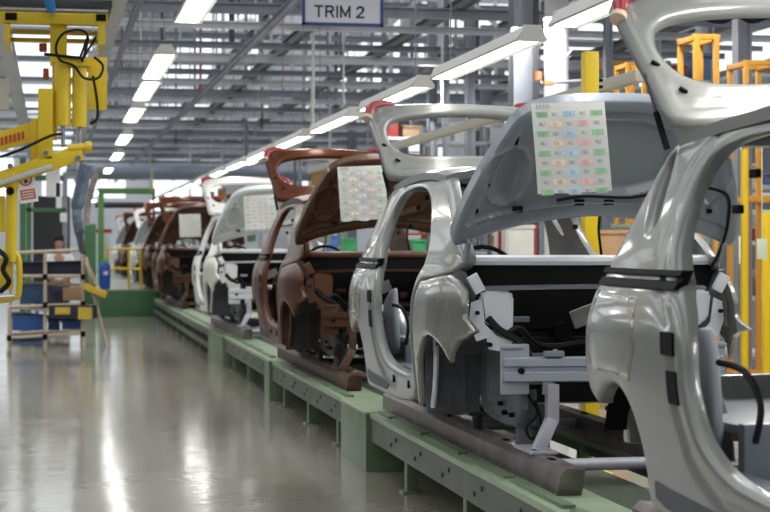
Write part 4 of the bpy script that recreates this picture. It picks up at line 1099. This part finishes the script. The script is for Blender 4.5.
# dark board and posts behind
bm = NB(); a = at(33, 196, 36); b = at(70, 246, 36); box2(bm, (a.x, 36, .3), (b.x, 36.08, a.z), .01); box2(bm, (a.x + .05, 36.01, 0), (a.x + .11, 36.07, .3)); box2(bm, (b.x - .11, 36.01, 0), (b.x - .05, 36.07, .3))
tag(mk('display_board', bm, mat('board_dark', (.03, .03, .035), .5)), 'large dark board standing behind the worker', 'board')
for px, w, Yd, top, m, lab in ((23, 6, 34, 3.3, DGREEN, 'dark green post left of the dark board'), (101, 5, 42, 3.0, None, '')):
    if not m: continue
    a = at(px, 245, Yd); bm = NB(); box2(bm, (a.x - .06, Yd - .06, 0), (a.x + .06, Yd + .06, top), .01); box2(bm, (a.x - .12, Yd - .12, 0), (a.x + .12, Yd + .12, .02), .004); tag(mk('steel_post', bm, m), lab, 'post')
gf = thing('green_gantry', 'green steel gantry with two rails behind the pictogram board', 'gantry', at(48, 245, 35)); gf.location.z = 0
for (x0, y0, x1, y1) in ((30, 175, 64, 181), (25, 208, 66, 212)):
    a = at(x0, y0, 35); b = at(x1, y1, 35); bm = NB(); box2(bm, (a.x, 34.95, b.z), (b.x, 35.05, a.z), .008); bmesh.ops.translate(bm, verts=bm.verts, vec=-Vector(gf.location)); mk('rail', bm, DGREEN, gf)
for px in (29, 65):
    a = at(px, 172, 35); bm = NB(); box2(bm, (a.x - .05, 34.95, 0), (a.x + .05, 35.05, a.z), .008); bmesh.ops.translate(bm, verts=bm.verts, vec=-Vector(gf.location)); mk('post', bm, DGREEN if px == 29 else STEEL, gf)
for (x0, y0, x1, y1, lab) in ((46, 167, 60, 197, 'white paper notice hung on the green gantry'), (56, 183, 62, 208, 'narrow white notice below the one on the green gantry'), (60, 213, 67, 222, 'small white card hanging under the green gantry')):
    a = at(x0, y0, 34.9); b = at(x1, y1, 34.9); bm = NB(); box2(bm, (a.x, 34.9, b.z), (b.x, 34.92, a.z), .002); tag(mk('notice', bm, PAPER), lab, 'notice', 'notices on the green gantry')
# drooping cable bundle
bm = NB(); tube(bm, spline([at(86, 165, 24), at(82, 185, 24), at(77, 210, 24), at(79, 232, 24), at(82, 250, 26.5)], 5), [.09] * 10 + [.07] * 6 + [.05] * 5, 8)
tag(mk('hose_bundle', bm, mat('bundle_blue_grey', (.10, .13, .18), .7, noise=.4, scale=9)), 'thick blue grey hose bundle drooping from the rail behind the yellow hoist', 'hose')
bm = NB(); tube(bm, spline([at(102, 170, 26), at(94, 180, 26), at(88, 205, 26), at(86, 225, 26)], 5), .05, 8)
tag(mk('hose_bundle', bm, mat('bundle_grey', (.30, .27, .24), .7, noise=.4, scale=9)), 'tan grey hose bundle drooping right beside the blue grey one', 'hose')

# ------------------------------------------------------------------ raised platform, portal, railing
a = onfloor(100, 317); b = onfloor(158, 317)
pf = thing('raised_platform', 'solid green raised platform at the far end of the aisle', 'platform', ((a.x + b.x) / 2, a.y, 0)); hwid = (b.x - a.x) / 2
bm = NB(); box2(bm, (-hwid, 0, 0), (hwid, 24, .58), .01); mk('base', bm, DGREEN, pf)
bm = NB(); box2(bm, (-hwid - .01, -.01, .58), (hwid + .01, 24, .61), .004); mk('deck', bm, mat('deck_grey_green', (.33, .36, .29), .5, noise=.1, scale=2), pf)
pt = thing('green_portal', 'green steel portal frame over the raised platform', 'portal', (1.8, 42, 0))
za = at(98, 188, 42); zb = at(155, 188, 42)
bm = NB(); box2(bm, (za.x - 1.8, -.08, za.z - .14), (zb.x - 1.8, .08, za.z), .008); mk('lintel', bm, mat('portal_green', (.13, .30, .09), .5), pt)
bm = NB(); box2(bm, (za.x - 1.8, -.08, .61), (za.x - 1.8 + .14, .08, za.z - .14), .008); mk('post', bm, mat('portal_green', (), 0), pt)
bm = NB(); box2(bm, (zb.x - 1.8 - .06, -.04, 1.4), (zb.x - 1.8, .04, za.z - .14), .008); mk('post', bm, STEELD, pt)
gp = at(91, 245, 41); bm = NB(); box2(bm, (gp.x - .16, 41, 0), (gp.x + .12, 41.25, 2.1), .01); box2(bm, (gp.x - .2, 40.95, 0), (gp.x + .16, 41.3, .03)); tag(mk('machine_pillar', bm, DGREEN), 'dark green machine pillar left of the portal', 'pillar')
rl = thing('yellow_railing', 'yellow tube railing on the raised platform', 'railing', (1.9, 39, .61))
p0 = at(108, 249, 39.2); p1 = at(131, 249, 39.2)
for (x, yy) in ((p0.x, .2), (p1.x - .05, .2), (p1.x + .18, -.6)):
    bm = NB(); tube(bm, [(x - 1.9, yy, 0), (x - 1.9, yy, .90)], .028, 8); mk('post', bm, YELD, rl)
for z in (.45, .90):
    bm = NB(); tube(bm, [(p0.x - 1.9, .2, z), (p1.x - 1.95, .2, z), (p1.x - 1.72, -.6, z)], .028, 8); mk('rail', bm, YELD, rl)
r = thing('blue_container', 'rounded blue container with green cap by the platform railing', 'container', onfloor(105, 290 - 19 + 0, .61))
c = at(105, 271, 38.6); r.location = (c.x, 38.6, .61)
bm = NB(); tube(bm, [(0, 0, 0), (0, 0, .03), (0, 0, .3), (0, 0, .52), (0, 0, .60), (0, 0, .63)], [.09, .12, .125, .12, .08, .03], 14); mk('body', bm, mat('container_blue', (.02, .09, .42), .4), r)
bm = NB(); tube(bm, [(0, 0, .62), (0, 0, .70)], [.06, .05], 12); mk('cap', bm, mat('cap_green', (.15, .6, .12), .4), r)
bm = NB(); box(bm, (.01, -.125, .36), (.10, .02, .08), None, .004); mk('label_patch', bm, PAPER, r)
# red and white things beyond the portal
bm = NB(); a = at(84, 229, 55); b = at(112, 233, 55); box2(bm, (a.x, 55, b.z), (b.x, 55.4, a.z), .02); tag(mk('red_beam', bm, REDP), 'red beam across the far end left of the distant cars', 'beam')
for px, ln in ((84.5, 55.2), (111.5, 55.2)):
    pass
bm = NB(); a = at(99, 234, 56); b = at(109, 246, 56); box2(bm, (a.x, 56, .6), (b.x, 56.3, a.z), .02); tag(mk('white_cabinet', bm, OFFW), 'white cabinet under the red beam at the far end', 'cabinet')
bm = NB()
tube(bm, [at(152, 168, 34), at(152, 186, 34)], .012, 6); a = at(152, 188, 34); box(bm, a, (.05, .05, .1), None, .01)
tag(mk('pendant_control', bm, mat('pendant_yellow', (.45, .48, .05), .5)), 'small yellow green pendant hanging left of the distant strip lights', 'pendant')

# ------------------------------------------------------------------ behind the line, right side
# yellow posts
def ypost(px, ytop, Yd, lab, w=.085):
    a = at(px, ytop, Yd); r = thing('yellow_post', lab, 'post', (a.x, Yd, 0), 'yellow posts behind the line')
    bm = NB(); box2(bm, (-w / 2, -w / 2, .012), (w / 2, w / 2, a.z), .006); mk('column', bm, YELD, r)
    bm = NB(); box2(bm, (-.13, -.13, 0), (.13, .13, .014), .003); mk('foot_plate', bm, YELD, r)
    return r
yp = ypost(590, 52, 11.4, 'bright yellow post behind the raised hood of the second car body', .10)
bm = NB(); 
for k in range(4): box(bm, (.07, .02, 2.62 + k * .045 - 0), (.05, .05, .02), None, .004)
mks('cable_clamp', bm, BLACK, yp)
ypost(744, 150, 13.2, 'tall yellow post seen right of the nearest car body door pillar', .045)
ypost(766, 212, 15, 'short yellow post at the right edge beyond the nearest car body', .06)
def frame(px0, px1, ytop, ymid, Yd, lab, dep=.4, m=ORANGE):
    a = at(px0, ytop, Yd); b = at(px1, ytop, Yd); zm = at(px0, ymid, Yd).z
    r = thing('orange_frame', lab, 'rack', ((a.x + b.x) / 2, Yd, 0), 'orange racks behind the line'); w2 = (b.x - a.x) / 2
    for x in (-w2, w2):
        for y in (0, dep): bm = NB(); box2(bm, (x - .024, y - .024, 0), (x + .024, y + .024, a.z), .004); mk('post', bm, m, r)
    for z in (a.z, zm, .35):
        for y in (0, dep): bm = NB(); box2(bm, (-w2 - .03, y - .022, z - .05), (w2 + .03, y + .022, z), .004); mk('beam', bm, m, r)
        for x in (-w2, w2): bm = NB(); box2(bm, (x - .03, 0, z - .06), (x + .03, dep, z - .01), .004); mk('side_beam', bm, m, r)
    return r
frame(696, 716, 34, 160, 15.0, 'orange rack framed by the tailgate window of the nearest car body')
frame(746, 775, 60, 196, 15.6, 'orange rack right of the one framed by the nearest tailgate window')
frame(628, 644, 62, 170, 19.0, 'orange rack between the yellow post and the nearest tailgate')
# dark cable chain hung high over the right racks
kc = thing('cable_chain', 'dark drooping cable chain high up over the right orange racks', 'cable', at(735, 12, 14.4))
bm = NB(); tube(bm, spline([at(690, 10, 14.4), at(705, 17, 14.4), at(722, 20, 14.4), at(738, 14, 14.4), at(752, 20, 14.4), at(775, 12, 14.4)], 5), .035, 8); bmesh.ops.translate(bm, verts=bm.verts, vec=-Vector(kc.location)); mk('chain', bm, BLACK, kc)
bm = NB(); bar(bm, at(685, 6, 14.5), at(790, 3, 14.5), .10, .05); bmesh.ops.translate(bm, verts=bm.verts, vec=-Vector(kc.location)); mk('carrier_rail', bm, STEELD, kc)
for px in (700, 755): bm = NB(); a = at(px, 5, 14.5); tube(bm, [a, Vector((a.x, a.y, 4.7))], .012, 6); bmesh.ops.translate(bm, verts=bm.verts, vec=-Vector(kc.location)); mk('hanger', bm, STEEL, kc)
# papers on the right rack
for px, py, w, h_, lab in ((741, 250, 5, 30, 'narrow white card hung low on the right orange rack'), (762, 249, 12, 22, 'pale green card hung on the right orange rack')):
    a = at(px, py, 13.9); bm = NB(); box(bm, a, (w * .008, .004, h_ * .008), None, .001); tube(bm, [a + Vector((0, 0, h_ * .004)), a + Vector((0, 0, .9))], .004, 6); tag(mk('hanging_card', bm, PAPER if px < 750 else mat('card_pale', (.62, .68, .55), .7)), lab, 'card', 'cards on the right orange rack')
for i, py in enumerate((195, 212)):
    a = at(735, py, 17); b = at(800, py + 1, 17); bm = NB(); bar(bm, a, b, .05, .06, bev=.005); tag(mk('guard_rail', bm, OFFW), '%s white guard rail crossing behind the right orange rack' % ('upper', 'lower')[i], 'rail', 'white guard rails at the right')

# things seen through the gap under the raised hood
def blk(name, x0, y0, x1, y1, Yd, dep, m, lab, cat, grp=None, floor=False, detail=None):
    a = at(x0, y0, Yd); b = at(x1, y1, Yd); z0 = 0 if floor else b.z
    r = thing(name, lab, cat, ((a.x + b.x) / 2, Yd, z0), grp); w2 = (b.x - a.x) / 2; H = a.z - z0
    bm = NB(); box2(bm, (-w2, 0, 0), (w2, dep, H), .008); mk('body', bm, m, r)
    if floor:
        bm = NB(); box2(bm, (-w2 - .01, -.012, H - .03), (w2 + .01, dep, H + .01), .004); mk('top_panel', bm, m, r)
        bm = NB(); box2(bm, (-w2 + .02, -.014, .10), (w2 - .02, 0, H - .06), .004); d = mk('door', bm, m, r)
        bm = NB(); box2(bm, (w2 - .07, -.035, H * .55), (w2 - .05, -.014, H * .55 + .12), .003); mk('handle', bm, STEELD, d)
    return r
blk('white_cabinet', 506, 226, 534, 262, 17, .5, OFFW, 'tall white cabinet seen under the raised hood of the second car body', 'cabinet', None, True)
blk('red_cabinet', 499, 226, 505, 262, 17.2, .06, REDP, 'narrow red cabinet left of the white one under the raised hood', 'cabinet', None, True)
blk('red_cabinet', 533, 226, 537, 246, 17.3, .06, mat('panel_red', (.42, .04, .06), .5), 'dark red cabinet right of the white one under the raised hood', 'cabinet', None, True)
blk('storage_cupboard', 596, 231, 632, 262, 16, .6, CARD, 'brown cardboard coloured cupboard seen under the hood right of the yellow post', 'cupboard', None, True)
blk('storage_cupboard', 630, 225, 652, 262, 16.4, .6, mat('cupboard_green', (.30, .38, .28), .6), 'pale green cupboard right of the brown one under the hood', 'cupboard', None, True)
blk('white_cabinet', 380, 236, 420, 262, 24, .5, OFFW, 'white cabinet seen through the door opening of the second car body', 'cabinet', None, True)
blk('green_bin', 345, 239, 356, 250, 22, .4, mat('bin_green', (.03, .30, .10), .5), 'green bin left of the C pillar of the second car body', 'bin', None, True)
blk('green_bin', 412, 240, 426, 250, 21.5, .4, mat('bin_green', (), 0), 'green bin behind the front pillar of the second car body', 'bin', None, True)
blk('blue_bin', 328, 236, 338, 250, 25, .4, mat('bin_blue', (.05, .16, .45), .5), 'blue bin seen under the hood of the nearest brown car body', 'bin', None, True)
blk('white_cabinet', 314, 236, 326, 250, 26, .4, OFFW, 'white cabinet left of the blue bin under the brown hood', 'cabinet', None, True)

# storage racks with boxes in the background
BC = [((.62, .60, .54), 'cream'), ((.45, .47, .48), 'grey'), ((.20, .26, .20), 'dark green'), ((.66, .67, .68), 'white'), ((.40, .27, .16), 'brown'), ((.10, .17, .30), 'blue'), ((.55, .28, .08), 'orange'), ((.35, .05, .05), 'red')]
BM = [mat('box_' + n.replace(' ', '_'), c, .6) for c, n in BC]
rb = random.Random(11)
proto = {}
def storage(px0, px1, Yd, top, levels, lab, m, short, per):
    a = at(px0, 245, Yd); b = at(px1, 245, Yd); w = b.x - a.x
    r = thing('storage_rack', lab, 'rack', ((a.x + b.x) / 2, Yd, 0), 'storage racks behind the line'); w2 = w / 2
    for x in (-w2, w2):
        for y in (0, .8): bm = NB(); box2(bm, (x - .03, y - .03, 0), (x + .03, y + .03, top), .003); mk('upright', bm, m, r)
        bm = NB(); bar(bm, (x, 0, .3), (x, .8, 1.3), .02, .03); bar(bm, (x, .8, 1.3), (x, 0, 2.3), .02, .03); mk('brace', bm, m, r)
    for i in range(levels):
        z = .25 + (top - .5) * i / (levels - 1)
        bm = NB(); box2(bm, (-w2, -.04, z - .05), (w2, .84, z), .004); mk('shelf', bm, STEELL, r)
        if z < .9: continue
        x = -w2 + .06; gap = (top - .5) / (levels - 1) - .12
        cnt = 0
        while x < w2 - .15 and cnt < per:
            bw = rb.uniform(.18, .40); bh = rb.uniform(.14, max(.16, min(.42, gap)))
            if x + bw > w2 - .03: break
            if rb.random() < .86:
                k = rb.randrange(len(BC))
                bm = NB(); box2(bm, (-.5, 0, 0), (.5, .5, .9), .02); box2(bm, (-.54, -.04, .86), (.54, .54, 1.0), .02)
                if k not in proto:
                    proto[k] = mk('storage_box', bm, BM[k]); o = proto[k]
                else:
                    bm.free(); o = proto[k].copy(); COL.objects.link(o)
                o.scale = (bw * .9, .9, bh); o.location = (r.location.x + x + bw / 2, Yd + .1, z)
                tag(o, '%s storage box on the shelves of the %s' % (BC[k][1], short), 'box', 'boxes on the ' + short + ', ' + BC[k][1]); cnt += 1
            x += bw + rb.uniform(.02, .12)
storage(385, 432, 27, 3.6, 6, 'tall storage rack seen through the tailgate window of the second car body', STEEL, 'rack behind the second car tailgate', 7)
storage(436, 486, 28, 3.6, 6, 'tall storage rack behind the upper right part of the second tailgate', STEEL, 'rack right of the second tailgate window', 7)
storage(300, 345, 38, 3.8, 6, 'distant storage rack above the nearest brown tailgate', STEEL, 'rack above the brown tailgate', 7)
storage(600, 655, 24, 4.2, 7, 'storage rack between the yellow post and the nearest tailgate window', mat('rack_green', (.14, .22, .16), .5), 'rack beside the yellow post', 8)
storage(668, 735, 21, 4.0, 6, 'storage rack seen through the tailgate window of the nearest car body', mat('rack_green', (), 0), 'rack behind the nearest tailgate window', 8)
storage(738, 800, 20, 4.0, 6, 'storage rack at the right edge behind the orange rack', STEEL, 'rack at the right edge', 8)
storage(205, 262, 60, 4.2, 6, 'distant storage rack beyond the white car body', STEELL, 'rack beyond the white car body', 8)
storage(488, 515, 31, 3.8, 6, 'storage rack left of the grey column', STEELD, 'rack left of the grey column', 6)

# pale hanging screens, coloured pipes high up
for (x0, y0, x1, y1, Yd, m, lab) in ((240, 18, 256, 46, 58, OFFW, 'white hanging screen high up left of the sign'), (262, 28, 276, 74, 52, OFFW, 'tall white hanging screen high up nearest the round column'), (215, 60, 236, 80, 64, OFFW, 'white hanging screen below the second cross beam'),
                                     (168, 20, 196, 48, 54, mat('panel_light_blue', (.5, .56, .62), .5), 'pale blue screen high up right of the yellow hoist'), (276, 12, 292, 50, 62, mat('panel_green', (.16, .30, .24), .5), 'green screen high up left of the sign'),
                                     (400, 12, 424, 30, 44, mat('panel_beige', (.48, .46, .40), .6), 'beige screen high up right of the sign'), (245, 86, 280, 104, 66, OFFW, 'wide white hanging screen in the distance over the white car body'), (110, 40, 128, 58, 50, mat('panel_pink', (.46, .34, .36), .6), 'reddish grey screen right of the yellow hoist')):
    a = at(x0, y0, Yd); b = at(x1, y1, Yd); bm = NB(); box2(bm, (a.x, Yd, b.z), (b.x, Yd + .06, a.z), .01)
    for x in (a.x + .1, b.x - .1): cyl(bm, (x, Yd + .03, a.z), (x, Yd + .03, 9.56), .015, 6)
    tag(mk('hanging_screen', bm, m), lab, 'screen', 'screens hung under the roof')
for px, y0, y1, Yd, m, lab in ((200.5, 35, 98, 40, REDP, 'thin red vertical pipe high up left of the sign'), (283, 55, 112, 44, mat('pipe_pale_red', (.6, .35, .32), .5), 'pale red vertical pipe below the sign')):
    bm = NB(); tube(bm, [at(px, y1, Yd), Vector((at(px, 0, Yd).x, Yd, 9.56))], .035, 8); tag(mk('vertical_pipe', bm, m), lab, 'pipe')
for i, (px, Yd) in enumerate(((222, 50), (246, 43), (262, 38), (330, 36), (304, 47), (372, 40), (190, 57), (412, 33), (176, 44), (150, 52))):
    a = at(px, 100, Yd); bm = NB(); cyl(bm, (a.x, Yd, 3.2 + (i % 3) * .5), (a.x, Yd, 9.56), (.03, .05, .022)[i % 3], 8); trim(bm, (STEELL, STEEL, STEELD)[i % 3])

# ------------------------------------------------------------------ light
w = bpy.data.worlds.new('world'); SC.world = w; w.use_nodes = True
w.node_tree.nodes['Background'].inputs['Color'].default_value = (.75, .82, .95, 1); w.node_tree.nodes['Background'].inputs['Strength'].default_value = .10
def area(loc, sx, sy, e, rot=(0, 0, 0), col=(1, .97, .92)):
    l = bpy.data.lights.new('row_and_fill_lamp', 'AREA'); l.shape = 'RECTANGLE'; l.size = sx; l.size_y = sy; l.energy = e; l.color = col
    o = bpy.data.objects.new('row_and_fill_lamp', l); COL.objects.link(o); o.location = loc; o.rotation_euler = rot; return o
# added fill lamps either side of the line, without fixtures of their own
for y in (2, 8, 14, 20, 28): area((-2.6, y, 3.6), .35, 3.0, 20)
for y in (9, 14, 19, 25, 32): area((5.6, y, 4.3), .4, 3.0, 110)
# the row above the line goes on towards the camera, out of frame
for y in (4.75, 1.8): area((2.73, y, 2.80), .17, 2.33, 55)
SC.view_settings.view_transform = 'Standard'; SC.view_settings.look = 'None'; SC.view_settings.gamma = 1; SC.view_settings.use_curve_mapping = False
SC.view_settings.exposure = 0.2
